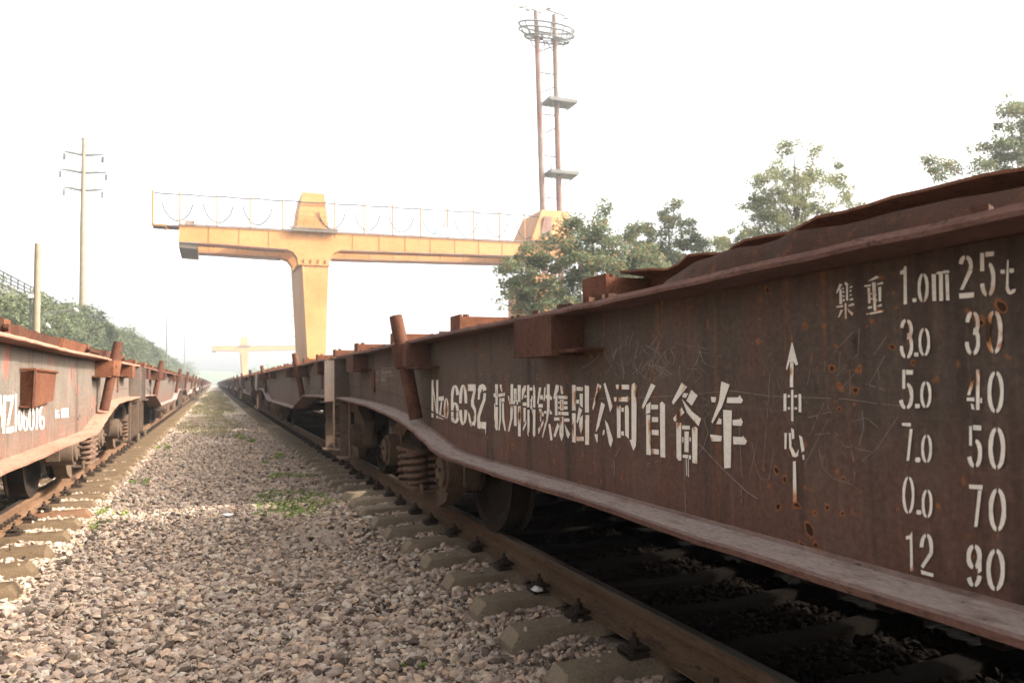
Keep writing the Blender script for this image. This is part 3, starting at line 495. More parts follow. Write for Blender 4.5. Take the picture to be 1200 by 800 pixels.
    'R:load_gauge#31': '560,1814 550,1811 559,1796 563,1801;550,1811 542,1802 557,1789 559,1796;542,1802 539,1787 555,1781 557,1789;539,1787 540,1771 555,1770 555,1781;540,1771 543,1755 558,1760 555,1770;543,1755 551,1741 561,1752 558,1760;551,1741 561,1733 564,1745 561,1752;573,1730 582,1731 573,1747 570,1743;582,1731 590,1739 576,1753 573,1747;590,1739 594,1751 578,1760 576,1753;594,1751 593,1766 579,1769 578,1760;593,1766 592,1781 577,1779 579,1769;592,1781 587,1795 574,1787 577,1779;587,1795 579,1806 571,1794 574,1787;579,1806 569,1812 567,1800 571,1794;554,1774 541,1777 542,1731 555,1719;543,1714 544,1705 559,1707 557,1713;544,1705 547,1696 560,1701 559,1707;547,1696 551,1688 562,1696 560,1701;551,1688 556,1681 564,1691 562,1696;556,1681 561,1676 566,1687 564,1691;561,1676 567,1673 568,1684 566,1687;576,1671 583,1672 576,1686 573,1683;583,1672 589,1676 578,1690 576,1686;589,1676 593,1684 579,1696 578,1690;593,1684 596,1694 581,1703 579,1696;501,1676 512,1680 504,1695 499,1688;512,1680 521,1693 507,1707 504,1695;521,1693 525,1714 510,1723 507,1707;525,1714 525,1738 511,1741 510,1723;525,1738 523,1763 508,1761 511,1741;523,1763 516,1786 504,1779 508,1761;516,1786 506,1804 499,1792 504,1779;506,1804 495,1813 493,1801 499,1792;485,1815 475,1810 483,1796 488,1802;475,1810 466,1797 480,1784 483,1796;466,1797 462,1776 477,1768 480,1784;462,1776 463,1752 476,1749 477,1768;463,1752 465,1728 479,1730 476,1749;465,1728 471,1705 483,1713 479,1730;471,1705 481,1688 488,1699 483,1713;481,1688 492,1678 493,1690 488,1699',
    'R:centre_mark#32': '1379,2530 1374,2530 1344,2434 1358,2429 1369,2445 1395,2445 1414,2409 1419,2417;1392,2443 1372,2443 1379,2333 1399,2335;1392,2323 1378,2323 1384,2185 1398,2184;1439,2305 1422,2305 1425,2229 1443,2228;1347,2306 1332,2303 1334,2226 1351,2227;1413,2300 1400,2300 1401,2290 1414,2289;1373,2300 1356,2301 1356,2290 1373,2290;1416,2246 1403,2246 1403,2236 1416,2235;1375,2247 1358,2247 1359,2237 1376,2237',
    'R:centre_mark#33': '1400,2155 1383,2148 1382,2110 1396,2106;1442,2130 1427,2131 1433,2060 1445,2059;1415,2132 1401,2132 1401,2073 1415,2066;1415,2066 1398,2073 1376,2042 1397,2030;1397,2030 1376,2042 1358,2066 1363,2035 1380,2028;1353,2127 1334,2118 1323,2064 1340,2052;1337,2042 1326,2043 1327,2023 1335,2022;1395,2009 1378,2011 1380,1835 1403,1829',
    'R:chalk_scratches': '1806,2313 1537,2291 1537,2294 1805,2317;1537,2291 1271,2290 1271,2292 1537,2294;1271,2290 1096,2287 1095,2290 1271,2292;1096,2287 938,2273 937,2275 1095,2290;938,2273 818,2266 817,2268 937,2275;3282,2245 2723,2261 2723,2264 3282,2249;2723,2261 2216,2285 2217,2288 2723,2264;2216,2285 1805,2314 1805,2316 2217,2288;2085,2034 1868,1910 1863,1913 2079,2037;1868,1910 1709,1831 1705,1834 1863,1913;1709,1831 1634,1809 1631,1813 1705,1834;1036,2560 1144,2477 1142,2476 1034,2558;1009,2568 1020,2467 1018,2466 1006,2567;1020,2467 1134,2382 1132,2381 1018,2466;1134,2382 1062,2402 1063,2404 1132,2381;1109,2481 1119,2408 1117,2410 1106,2480;1119,2408 1046,2445 1048,2447 1117,2410;1063,2414 1066,2308 1063,2308 1060,2414;1121,2321 1035,2391 1037,2392 1123,2322;877,2534 942,2464 940,2463 875,2532;942,2464 893,2457 891,2456 940,2463;893,2457 974,2343 971,2344 891,2456;974,2343 874,2328 873,2329 971,2344;874,2328 880,2319 880,2317 873,2329;880,2319 985,2350 986,2348 880,2317;926,2406 922,2364 920,2364 924,2406;1205,2270 1295,2129 1293,2129 1203,2269;1298,2203 1147,2239 1147,2241 1299,2205;1186,2203 1333,1993 1330,1993 1184,2203;1244,2075 1225,1998 1223,1999 1241,2076;1225,1998 1168,1959 1167,1961 1223,1999;1168,1959 1070,1947 1070,1949 1167,1961;1070,1947 1054,1984 1057,1984 1070,1949;1054,1984 1068,2111 1071,2111 1057,1984;1263,2132 1173,2145 1173,2147 1263,2134;1011,2242 1005,2179 1002,2179 1008,2243;1005,2179 1031,2109 1028,2109 1002,2179;1058,2197 992,2216 991,2218 1059,2199;992,2216 936,2182 935,2184 991,2218;1018,2046 945,2099 947,2100 1020,2047;945,2099 842,2228 843,2229 947,2100;1145,2149 1105,2097 1104,2099 1143,2150;1105,2097 972,2086 972,2088 1104,2099;2049,2276 1982,2258 1978,2258 2047,2279;1982,2258 2041,2221 2036,2221 1978,2258;2041,2221 1985,2195 1981,2196 2036,2221;1985,2195 2032,2166 2027,2166 1981,2196;2032,2166 2001,2097 1996,2098 2027,2166;2001,2097 2038,2026 2034,2025 1996,2098;2038,2026 2086,1980 2083,1978 2034,2025;1525,2398 1564,2124 1561,2124 1522,2398;1564,2124 1590,1948 1588,1948 1561,2124;1752,2178 1745,1905 1741,1906 1749,2178;1621,2096 1686,1912 1683,1912 1618,2095;1660,2067 1645,1967 1642,1968 1657,2068;1645,1967 1610,1907 1608,1909 1642,1968;1610,1907 1553,1908 1556,1909 1608,1909;1553,1908 1512,2041 1514,2042 1556,1909;3003,1812 2965,1884 2972,1885 3009,1812;2965,1884 2895,1949 2901,1950 2972,1885;2978,1883 2984,1763 2977,1764 2972,1884;2587,1878 2471,1905 2473,1908 2588,1881;1752,1839 1751,1768 1747,1769 1748,1840;2180,1942 2194,1854 2189,1854 2175,1942;2215,1938 2218,1648 2213,1649 2210,1939;2045,2514 1946,2499 1945,2500 2044,2516;1946,2499 1875,2485 1874,2487 1945,2500;2611,2482 2649,2459 2644,2458 2607,2480;2649,2459 2652,2435 2647,2435 2644,2458;2274,2556 2325,2541 2323,2539 2272,2554;2325,2541 2397,2525 2396,2523 2323,2539;2376,2561 2380,2517 2377,2517 2372,2561;2380,2517 2348,2472 2345,2473 2377,2517;2530,2500 2501,2474 2497,2474 2527,2501;2501,2474 2497,2448 2493,2448 2497,2474;2920,2562 2928,2539 2923,2537 2914,2561;2928,2539 2964,2516 2959,2514 2923,2537;2643,2591 2673,2551 2669,2550 2639,2590;2673,2551 2705,2511 2701,2510 2669,2550;2849,2499 2840,2437 2835,2437 2845,2499;2840,2437 2843,2375 2838,2375 2835,2437;2698,2487 2719,2469 2714,2468 2694,2486;2719,2469 2718,2450 2713,2450 2714,2468;2548,2472 2508,2435 2505,2436 2545,2473;2508,2435 2485,2400 2482,2400 2505,2436;2922,2569 2939,2542 2935,2541 2918,2568;2939,2542 3026,2518 3024,2516 2935,2541;2711,2662 2743,2619 2738,2618 2706,2661;2743,2619 2760,2574 2754,2573 2738,2618;2947,2448 2927,2407 2924,2407 2944,2448;2927,2407 2935,2366 2932,2366 2924,2407;3169,2559 3140,2540 3136,2539 3166,2561;3140,2540 3188,2523 3185,2521 3136,2539;2064,2478 2081,2464 2077,2463 2061,2476;2081,2464 2079,2449 2075,2450 2077,2463;2711,2447 2638,2411 2634,2413 2708,2449;2638,2411 2573,2376 2569,2378 2634,2413;3080,2665 3096,2610 3091,2609 3076,2665;3096,2610 3132,2556 3128,2555 3091,2609;2696,2468 2687,2436 2682,2437 2691,2469;2687,2436 2673,2404 2668,2405 2682,2437;3060,2676 3135,2651 3133,2650 3057,2675;3135,2651 3218,2626 3215,2624 3133,2650;2756,2650 2789,2619 2784,2618 2752,2649;2789,2619 2807,2586 2802,2585 2784,2618;2409,2440 2443,2399 2440,2398 2406,2440;2443,2399 2507,2357 2504,2355 2440,2398;2268,2571 2175,2558 2174,2559 2267,2573;2175,2558 2090,2545 2089,2547 2174,2559;2655,2607 2693,2596 2691,2594 2653,2605;2693,2596 2724,2583 2721,2582 2691,2594;2062,2553 2042,2500 2038,2501 2058,2553;2042,2500 2006,2448 2003,2449 2038,2501;2521,2484 2556,2427 2552,2426 2518,2483;2556,2427 2612,2369 2609,2368 2552,2426;2142,2513 2183,2497 2181,2496 2140,2512;2183,2497 2213,2480 2211,2479 2181,2496;2167,2551 2105,2530 2104,2531 2166,2552;2105,2530 2053,2511 2051,2512 2104,2531;2626,2459 2691,2428 2689,2427 2624,2458;2691,2428 2746,2396 2744,2395 2689,2427;2372,2513 2369,2488 2365,2488 2368,2513;2369,2488 2358,2462 2354,2463 2365,2488;2908,2577 2963,2532 2959,2531 2904,2575;2963,2532 3000,2486 2996,2485 2959,2531;2442,2563 2473,2510 2469,2509 2439,2562;2473,2510 2509,2457 2505,2456 2469,2509;2616,2548 2663,2516 2660,2514 2613,2547;2663,2516 2747,2484 2745,2482 2660,2514;2445,2624 2481,2599 2478,2597 2443,2622;2481,2599 2515,2573 2512,2572 2478,2597;2066,2447 2058,2429 2057,2430 2064,2447;2058,2429 2006,2410 2005,2412 2057,2430;2303,2532 2287,2516 2284,2517 2300,2533;2287,2516 2282,2501 2279,2502 2284,2517;3087,2559 3026,2498 3022,2499 3082,2560;3026,2498 2961,2439 2957,2440 3022,2499;2104,2440 2139,2400 2136,2399 2102,2439;2139,2400 2181,2359 2179,2358 2136,2399;2465,2458 2444,2426 2440,2427 2460,2459;2444,2426 2412,2393 2408,2394 2440,2427;2471,2601 2515,2570 2512,2568 2468,2600;2515,2570 2604,2539 2602,2538 2512,2568;2415,2428 2351,2420 2350,2422 2414,2430;2351,2420 2364,2415 2361,2414 2350,2422;2448,2541 2399,2492 2396,2493 2445,2542;2399,2492 2369,2445 2365,2446 2396,2493;2206,2488 2196,2452 2193,2453 2202,2489;2196,2452 2189,2416 2186,2417 2193,2453;2229,2450 2243,2422 2240,2422 2226,2450;2243,2422 2227,2393 2224,2393 2240,2422;2314,2535 2276,2493 2271,2494 2310,2536;2276,2493 2295,2454 2291,2453 2271,2494;2320,2468 2351,2424 2349,2424 2317,2468;2351,2424 2397,2380 2394,2379 2349,2424;2050,2531 2052,2512 2048,2513 2047,2530;2052,2512 2030,2493 2027,2494 2048,2513;2734,2505 2770,2485 2767,2484 2731,2503;2770,2485 2796,2465 2793,2464 2767,2484;2870,2471 2833,2437 2829,2438 2867,2472;2833,2437 2810,2404 2806,2405 2829,2438;2934,2493 2909,2475 2906,2476 2931,2494;2909,2475 2882,2458 2879,2459 2906,2476;2166,2476 2186,2457 2184,2457 2164,2475;2186,2457 2173,2437 2171,2438 2184,2457;2540,2484 2597,2451 2593,2449 2536,2482;2597,2451 2627,2417 2623,2416 2593,2449;2942,2515 2988,2464 2984,2463 2938,2514;2988,2464 3058,2413 3055,2412 2984,2463;3149,2528 3259,2492 3255,2489 3145,2525;3259,2492 3400,2456 3396,2453 3255,2489;2612,2575 2584,2542 2581,2543 2608,2576;2584,2542 2529,2507 2526,2509 2581,2543;2790,2643 2838,2594 2835,2593 2786,2642;2838,2594 2928,2546 2925,2544 2835,2593;2327,2478 2375,2433 2371,2432 2323,2477;2375,2433 2441,2388 2437,2386 2371,2432;2227,2446 2246,2411 2243,2411 2224,2445;2246,2411 2229,2375 2227,2376 2243,2411;2431,2642 2414,2626 2411,2628 2427,2643;2414,2626 2390,2611 2387,2612 2411,2628;3170,2456 3150,2426 3147,2427 3166,2456;3150,2426 3124,2397 3121,2398 3147,2427;3093,2480 3200,2451 3199,2449 3092,2479;3200,2451 3328,2420 3326,2419 3199,2449;2034,2537 2014,2531 2013,2533 2032,2539;2014,2531 1981,2524 1979,2526 2013,2533;3024,2639 2974,2570 2970,2570 3020,2639;2974,2570 2949,2504 2944,2504 2970,2570;2039,2467 1986,2448 1985,2450 2038,2469;1986,2448 1922,2430 1921,2431 1985,2450;2461,2496 2423,2443 2420,2444 2458,2496;2423,2443 2396,2392 2394,2393 2420,2444;2662,2601 2687,2552 2684,2552 2658,2600;2687,2552 2679,2503 2675,2503 2684,2552;1019,2535 1005,2527 1005,2527 1019,2535;1566,2272 1516,2223 1514,2224 1564,2273;1475,2372 1464,2325 1462,2325 1473,2372;939,2560 928,2543 927,2544 938,2560;1274,2406 1291,2347 1289,2347 1272,2406;1370,2507 1350,2454 1349,2454 1369,2507;1520,2485 1521,2469 1519,2469 1518,2485;1533,2247 1474,2223 1473,2223 1533,2247;1236,2363 1225,2348 1224,2349 1235,2364;1220,2050 1217,2016 1215,2016 1218,2051;1325,2293 1288,2262 1287,2263 1324,2293;1071,2127 1097,2078 1096,2078 1070,2127;986,2473 959,2458 958,2458 986,2474;1114,2078 1086,2052 1085,2053 1113,2079;1148,2155 1128,2120 1126,2121 1146,2155;1091,2023 1079,2008 1078,2008 1090,2023;1128,2237 1136,2192 1135,2192 1127,2237;1515,2497 1504,2480 1502,2480 1514,2498;1114,1991 1100,1964 1099,1964 1113,1991;1056,2210 1031,2179 1030,2179 1054,2211;1399,2192 1376,2166 1374,2166 1397,2193;1400,2149 1417,2127 1415,2126 1398,2148;1190,2447 1192,2400 1190,2400 1188,2447;1184,2260 1157,2219 1156,2220 1182,2261;1563,2573 1637,2537 1636,2536 1562,2572;1331,2157 1324,2130 1323,2130 1330,2158;2574,2577 2420,2517 2414,2517 2570,2580;2420,2517 2565,2458 2559,2460 2414,2517;2565,2458 2367,2438 2366,2441 2559,2460;2500,2550 2337,2552 2332,2552 2500,2553;2337,2552 2479,2457 2473,2457 2332,2552;2479,2457 2303,2399 2300,2402 2473,2457;2416,2595 2536,2458 2530,2459 2411,2594;2536,2458 2343,2392 2340,2395 2530,2459;2108,2505 2039,2517 2035,2518 2109,2507;2039,2517 2089,2449 2085,2447 2035,2518;2089,2449 2162,2427 2159,2429 2085,2447;2162,2427 2065,2425 2064,2427 2159,2429;2065,2425 2033,2391 2029,2390 2064,2427;2033,2391 2091,2356 2091,2354 2029,2390;2091,2356 2112,2392 2116,2391 2091,2354',
    'R:data_panel': '10011,2584 9268,2578 9268,2572 10011,2574;10045,2465 9250,2463 9250,2453 10045,2457;10079,2345 9237,2349 9237,2345 10079,2339;10060,2575 10023,2574 10029,2377 10066,2377;9279,2570 9263,2570 9266,2460 9282,2461;10733,2474 10202,2469 10202,2464 10733,2468;9999,2552 9950,2557 9952,2486 10001,2483;9914,2542 9865,2556 9866,2501 9915,2482;9829,2533 9781,2554 9783,2484 9831,2481;9746,2547 9698,2553 9700,2499 9747,2480;9664,2538 9617,2551 9619,2483 9665,2479;9583,2530 9536,2550 9538,2497 9584,2478;9503,2543 9457,2549 9459,2481 9504,2478;9424,2535 9379,2547 9380,2495 9426,2477;10696,2563 10648,2558 10650,2494 10698,2491;10679,2447 10638,2444 10639,2378 10681,2376;10601,2548 10553,2557 10555,2493 10602,2489;10583,2446 10543,2435 10545,2378 10585,2375;10506,2560 10460,2555 10461,2492 10508,2488;10489,2445 10449,2442 10451,2378 10491,2375;10414,2545 10367,2554 10369,2491 10415,2487;10397,2444 10358,2434 10359,2378 10398,2375;10322,2557 10277,2552 10278,2490 10324,2486;10305,2444 10267,2441 10268,2377 10307,2375;10039,2444 9990,2444 9991,2379 10041,2377;9959,2433 9910,2443 9912,2379 9961,2377;9880,2443 9832,2443 9834,2379 9882,2377;9802,2432 9754,2442 9756,2379 9804,2376',
    'L:wagon_number': '909,2301 1001,2299 1155,1913 1088,1917;1107,2298 1182,2297 1173,1912 1110,1920;770,2303 846,2302 868,1921 792,1926;1208,2291 1514,2295 1499,2234 1224,2237;1392,2218 1487,2221 1320,1982 1243,1986;1233,1967 1520,1963 1504,1901 1230,1910;1575,2306 1637,2305 1652,1903 1585,1907;1908,2012 1908,1960 1843,1971 1851,2015;1908,1960 1881,1920 1835,1936 1843,1971;1881,1920 1836,1901 1823,1915 1835,1936;1836,1901 1791,1904 1802,1917 1823,1915;1791,1904 1744,1928 1787,1939 1802,1917;1744,1928 1711,1970 1773,1975 1787,1939;1711,1970 1704,2022 1759,2019 1773,1975;1704,2022 1703,2073 1766,2063 1759,2019;1703,2073 1730,2113 1774,2098 1766,2063;1730,2113 1773,2132 1787,2119 1774,2098;1773,2132 1818,2131 1807,2118 1787,2119;1818,2131 1866,2108 1823,2096 1807,2118;1866,2108 1900,2065 1836,2060 1823,2096;1900,2065 1908,2012 1851,2015 1836,2060;2056,1883 2001,1895 2028,1909 2055,1895;2001,1895 1950,1929 2008,1939 2028,1909;1950,1929 1919,1978 1990,1981 2008,1939;1919,1978 1912,2033 1978,2029 1990,1981;1912,2033 1916,2086 1987,2075 1978,2029;1916,2086 1947,2129 1999,2113 1987,2075;1947,2129 1996,2152 2017,2136 1999,2113;1996,2152 2049,2154 2044,2141 2017,2136;2049,2154 2106,2137 2068,2123 2044,2141;2184,1958 2178,1917 2106,1930 2119,1962;2178,1917 2130,1889 2090,1907 2106,1930;2130,1889 2065,1885 2064,1897 2090,1907;2065,1885 1999,1897 2036,1910 2064,1897;1999,1897 1948,1929 2017,1935 2036,1910;1948,1929 1936,1971 1999,1968 2017,1935;1936,1971 1942,2011 2012,1999 1999,1968;1942,2011 1988,2039 2027,2022 2012,1999;1988,2039 2052,2044 2053,2032 2027,2022;2052,2044 2119,2033 2081,2019 2053,2032;2119,2033 2172,2001 2101,1994 2081,2019;2172,2001 2184,1958 2119,1962 2101,1994;2502,2010 2500,1945 2420,1957 2432,2013;2500,1945 2459,1894 2403,1913 2420,1957;2459,1894 2393,1871 2377,1887 2403,1913;2393,1871 2326,1875 2340,1889 2377,1887;2326,1875 2258,1905 2309,1918 2340,1889;2258,1905 2210,1959 2285,1964 2309,1918;2210,1959 2198,2023 2265,2020 2285,1964;2198,2023 2200,2087 2276,2076 2265,2020;2200,2087 2240,2137 2293,2120 2276,2076;2240,2137 2303,2162 2319,2146 2293,2120;2303,2162 2370,2160 2356,2145 2319,2146;2370,2160 2440,2131 2387,2117 2356,2145;2440,2131 2490,2076 2411,2071 2387,2117;2490,2076 2502,2010 2432,2013 2411,2071;2580,2127 2684,2124 2679,1864 2590,1869;2921,1850 2858,1861 2889,1877 2920,1863;2858,1861 2800,1894 2866,1906 2889,1877;2800,1894 2761,1942 2846,1946 2866,1906;2761,1942 2752,1997 2828,1994 2846,1946;2752,1997 2751,2051 2837,2041 2828,1994;2751,2051 2779,2098 2850,2081 2837,2041;2779,2098 2831,2127 2868,2109 2850,2081;2831,2127 2892,2136 2895,2122 2868,2109;2892,2136 2954,2128 2927,2111 2895,2122;3077,1926 3069,1881 2982,1896 2998,1929;3069,1881 3010,1852 2962,1872 2982,1896;3010,1852 2932,1848 2931,1861 2962,1872;2932,1848 2854,1861 2898,1875 2931,1861;2854,1861 2792,1896 2875,1902 2898,1875;2792,1896 2778,1940 2854,1936 2875,1902;2778,1940 2785,1983 2869,1969 2854,1936;2785,1983 2841,2013 2888,1994 2869,1969;2841,2013 2918,2018 2919,2005 2888,1994;2918,2018 2998,2006 2953,1991 2919,2005;2998,2006 3062,1971 2976,1964 2953,1991;3062,1971 3077,1926 2998,1929 2976,1964',
    'L:small_writing': '3749,2072 3775,2071 3785,1955 3760,1950;3816,2057 3881,2060 3890,1951 3824,1953;3936,2046 4017,2048 4004,2035 3937,2035;3940,2001 4021,2000 4025,1945 3984,1947;4181,2058 4224,2057 4240,1949 4198,1945;4273,2063 4316,2054 4333,1945 4290,1941;4367,2052 4410,2051 4427,1941 4384,1938;4461,2057 4506,2048 4523,1937 4479,1933;4559,2046 4604,2044 4621,1933 4576,1929;4656,2051 4703,2041 4720,1929 4675,1925;4209,2064 4740,2057 4741,2047 4210,2054;4218,1953 4750,1942 4751,1930 4219,1942',
}
# ------------------------------------------------------------------ ground
CR, CL = 2.555, -2.36        # track centre lines
RAIL_TOP = .164
def ground_z(x, y):
    x = np.asarray(x, float); y = np.asarray(y, float)
    z = -.104 + .014 * np.sin(x * 2.3 + 1.1 * y) * np.cos(y * 1.7 - x) + .012 * np.sin(5.1 * x + 3.3 * y)
    for c in (CR, CL):
        d = np.abs(x - c)
        z = np.maximum(z, -.060 - np.clip((d - 1.0) * .12, 0, .2))
    return z
gx = np.concatenate([np.linspace(-450, -8, 14)[:-1], np.linspace(-8, 8, 81), np.linspace(8, 450, 14)[1:]])
gy = np.concatenate([np.linspace(-40, -4, 8)[:-1], np.linspace(-4, 30, 171), np.linspace(30, 120, 60)[1:], np.linspace(120, 470, 30)[1:]])
GX, GY = np.meshgrid(gx, gy, indexing='ij')
GZ = ground_z(GX, GY) - .012
Vg = np.stack([GX, GY, GZ], -1).reshape(-1, 3)
nx, ny = len(gx), len(gy)
ii, jj = np.meshgrid(np.arange(nx - 1), np.arange(ny - 1), indexing='ij')
q = (ii * ny + jj).ravel()
Fg = np.stack([q, q + ny, q + ny + 1, q + 1], -1)
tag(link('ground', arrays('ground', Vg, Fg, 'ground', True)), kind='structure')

# ------------------------------------------------------------------ tracks
def sleeper_mesh(mat, seed=0):
    b = MB(); r4 = random.Random(seed)
    secs = [(-1.25, -.060, .088), (-1.205, -.004, .085), (-.75, 0, .085), (-.45, -.02, .08), (0, -.035, .078), (.45, -.02, .08), (.75, 0, .085), (1.205, -.004, .085), (1.25, -.060, .088)]
    rings = []
    for x, zt, w in secs:
        w -= .008
        rings.append([(x, -w - .040, -.21), (x, -w - .022, zt - .075), (x, -w, zt - .012), (x, -w + .012, zt), (x, w - .012, zt), (x, w, zt - .012), (x, w + .022, zt - .075), (x, w + .040, -.21)])
    vs = [(p[0] + r4.uniform(-.007, .007), p[1] + r4.uniform(-.006, .006), p[2] + r4.uniform(-.005, .004)) for r_ in rings for p in r_]; n = 8
    fs = []
    for i in range(len(rings) - 1):
        for k in range(n): fs.append((i * n + k, i * n + (k + 1) % n, (i + 1) * n + (k + 1) % n, (i + 1) * n + k))
    fs += [tuple(range(n)), tuple(range((len(rings) - 1) * n, len(rings) * n))]
    b.add(vs, fs, mat)
    return b.mesh('sleeper', 25)
def clip_mesh():
    b = MB()     # origin at the rail foot edge on the sleeper top, +x away from the rail
    b.box((.045, 0, .012), (.11, .125, .024), 'clip')
    b.box((.085, 0, .026), (.03, .11, .028), 'clip')
    for s in (-1, 1):
        b.tube([(.075, s * .012, .035), (.070, s * .040, .050), (.020, s * .052, .052), (-.012, s * .040, .040), (-.018, s * .022, .036), (.030, s * .020, .050)], .0095, 'clip', 6)
    b.cyl((.038, 0, .02), (.038, 0, .115), .012, 'clip', 8)
    b.tube([(.038, 0, .052), (.038, 0, .085)], .024, 'clip', 6)
    b.tube([(.038, 0, .045), (.038, 0, .052)], .030, 'clip', 10)
    b.v = [(x * .88, y * .85, z * .85) for x, y, z in b.v]
    return b.mesh('rail_clip')
RAILP = [(-.066, .012), (.066, .012), (.066, .020), (.030, .030), (.012, .045), (.0085, .075), (.0085, .105), (.014, .120), (.035, .126), (.035, .154), (.028, .162), (.012, .1645), (-.012, .1645), (-.028, .162), (-.035, .154), (-.035, .126), (-.014, .120), (-.0085, .105), (-.0085, .075), (-.012, .045), (-.030, .030), (-.066, .020)]
clip_me = clip_mesh()
def rail_mesh(mat, y0, y1):
    b = MB(); ys = [y0, 0, 6, 12, 24, 48, 96, y1]
    for i in range(len(ys) - 1): pass
    b.prism([(u, v) for u, v in RAILP], y0, y1, 'y', mat)
    return b.mesh('rail', 25)
def strip_mesh(y0, y1):
    b = MB(); b.prism([(-.024, .1630), (.024, .1630), (.022, .1652), (-.022, .1652)], y0, y1, 'y', 'railtop')
    return b.mesh('running_surface')
def build_track(cx, ys, smat, rmat, label, joint=None, odd=None):
    t = thing('railway_track', (cx, 0, 0), label, 'railway track', 'parallel sidings through the yard')
    t['kind'] = 'structure'
    rm, sm = rail_mesh(rmat, -8, 330), strip_mesh(-8, 330)
    for s in (-1, 1):
        ro = link('rail', rm, t, (s * .7525, 0, 0)); link('running_surface', sm, ro)
    mes = [sleeper_mesh(smat, k) for k in range(6)]; odd_me = sleeper_mesh('sleeper_rusty')
    near = [y for y in ys if y < 100]
    for i, y in enumerate(near):
        so = link('sleeper', odd_me if odd and i in odd else mes[(i * 5 + i // 3) % 6], t, (rnd.uniform(-.02, .02), y, rnd.uniform(-.008, .004)), (0, rnd.uniform(-.004, .004), rnd.uniform(-.012, .012)))
        if y < 16:
            for sx in (-1, 1):
                for side in (-1, 1):
                    if y > 9 and sx * side * (1 if cx > 0 else -1) > 0 and False: continue
                    link('rail_clip', clip_me, so, (sx * .7525 + side * .066, 0, 0), (0, 0, 0 if side > 0 else math.pi))
    b = MB()     # the clips too small to single out
    for y in [y for y in near if y >= 16]:
        for sx in (-.7525, .7525):
            for side in (-1, 1): b.box((sx + side * .1, y, .04), (.08, .09, .08), 'clip')
    tag(link('far_clips', b.mesh('far_clips'), t), kind='stuff')
    b = MB(); y = 100
    while y < 325:
        b.box((0, y, -.05), (2.5, .22, .1), smat); y += .56
    tag(link('far_sleepers', b.mesh('far_sleepers'), t), kind='stuff')
    return t
ys_r = []; y = 2.84 - 8 * .538
while y < 100: ys_r.append(y + rnd.uniform(-.015, .015)); y += .538
ys_l = []; y = 6.70 - 10 * .60
while y < 100: ys_l.append(y + rnd.uniform(-.02, .02)); y += .585
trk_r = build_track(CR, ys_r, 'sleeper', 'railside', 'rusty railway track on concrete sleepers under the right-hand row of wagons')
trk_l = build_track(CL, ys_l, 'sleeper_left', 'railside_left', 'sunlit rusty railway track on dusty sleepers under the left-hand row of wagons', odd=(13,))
def fishplate():
    b = MB()
    b.prism([(.010, .045), (.040, .036), (.044, .050), (.026, .075), (.026, .095), (.036, .112), (.034, .122), (.012, .116)], -.40, .40, 'y', 'railside_left')
    for y in (-.30, -.18, -.06, .06, .18, .30):
        b.tube([(.024, y, .084), (.052, y, .084)], .020, 'clip', 6); b.cyl((.05, y, .084), (.075, y, .084), .010, 'clip', 8)
    return b.mesh('fishplate')
link('fishplate', fishplate(), trk_l, (.7525, 7.25, 0))

# ------------------------------------------------------------------ ballast stones and weeds
def ico():
    p = (1 + 5 ** .5) / 2
    v = np.array([(-1, p, 0), (1, p, 0), (-1, -p, 0), (1, -p, 0), (0, -1, p), (0, 1, p), (0, -1, -p), (0, 1, -p), (p, 0, -1), (p, 0, 1), (-p, 0, -1), (-p, 0, 1)], float)
    v /= np.linalg.norm(v[0])
    f = np.array([(0, 11, 5), (0, 5, 1), (0, 1, 7), (0, 7, 10), (0, 10, 11), (1, 5, 9), (5, 11, 4), (11, 10, 2), (10, 7, 6), (7, 1, 8), (3, 9, 4), (3, 4, 2), (3, 2, 6), (3, 6, 8), (3, 8, 9), (4, 9, 5), (2, 4, 11), (6, 2, 10), (8, 6, 7), (9, 8, 1)])
    return v, f
rs = np.random.RandomState(5)
def rand_rot(n):
    q = rs.randn(n, 4); q /= np.linalg.norm(q, axis=1)[:, None]
    w, x, y, z = q.T
    return np.stack([np.stack([1 - 2 * (y * y + z * z), 2 * (x * y - z * w), 2 * (x * z + y * w)], -1),
                     np.stack([2 * (x * y + z * w), 1 - 2 * (x * x + z * z), 2 * (y * z - x * w)], -1),
                     np.stack([2 * (x * z - y * w), 2 * (y * z + x * w), 1 - 2 * (x * x + y * y)], -1)], 1)
IV, IF = ico()
OV = np.array([(1, 0, 0), (-1, 0, 0), (0, 1, 0), (0, -1, 0), (0, 0, 1), (0, 0, -1)], float) * 1.12
OF = np.array([(0, 2, 4), (2, 1, 4), (1, 3, 4), (3, 0, 4), (2, 0, 5), (1, 2, 5), (3, 1, 5), (0, 3, 5)])
def stones(X, Y, rad, sink=.35, far=False):
    n = len(X); bv, bf = (OV, OF) if far else (IV, IF); k = len(bv)
    jit = 1 + rs.uniform(-.38, .30, (n, k, 1))
    v = bv[None] * jit + rs.uniform(-.17, .17, (n, k, 3))
    v *= (rs.uniform(.55, 1.30, (n, 1, 3)))
    v = np.einsum('nij,nkj->nki', rand_rot(n), v)
    v[:, :, 2] *= .72
    v *= rad[:, None, None]
    z = ground_z(X, Y) + rad * (.5 - sink) + rs.uniform(0, 1, n) ** 3 * rad * .7
    v[:, :, 0] += X[:, None]; v[:, :, 1] += Y[:, None]; v[:, :, 2] += z[:, None]
    return v.reshape(-1, 3), (bf[None] + (np.arange(n) * k)[:, None, None]).reshape(-1, 3)
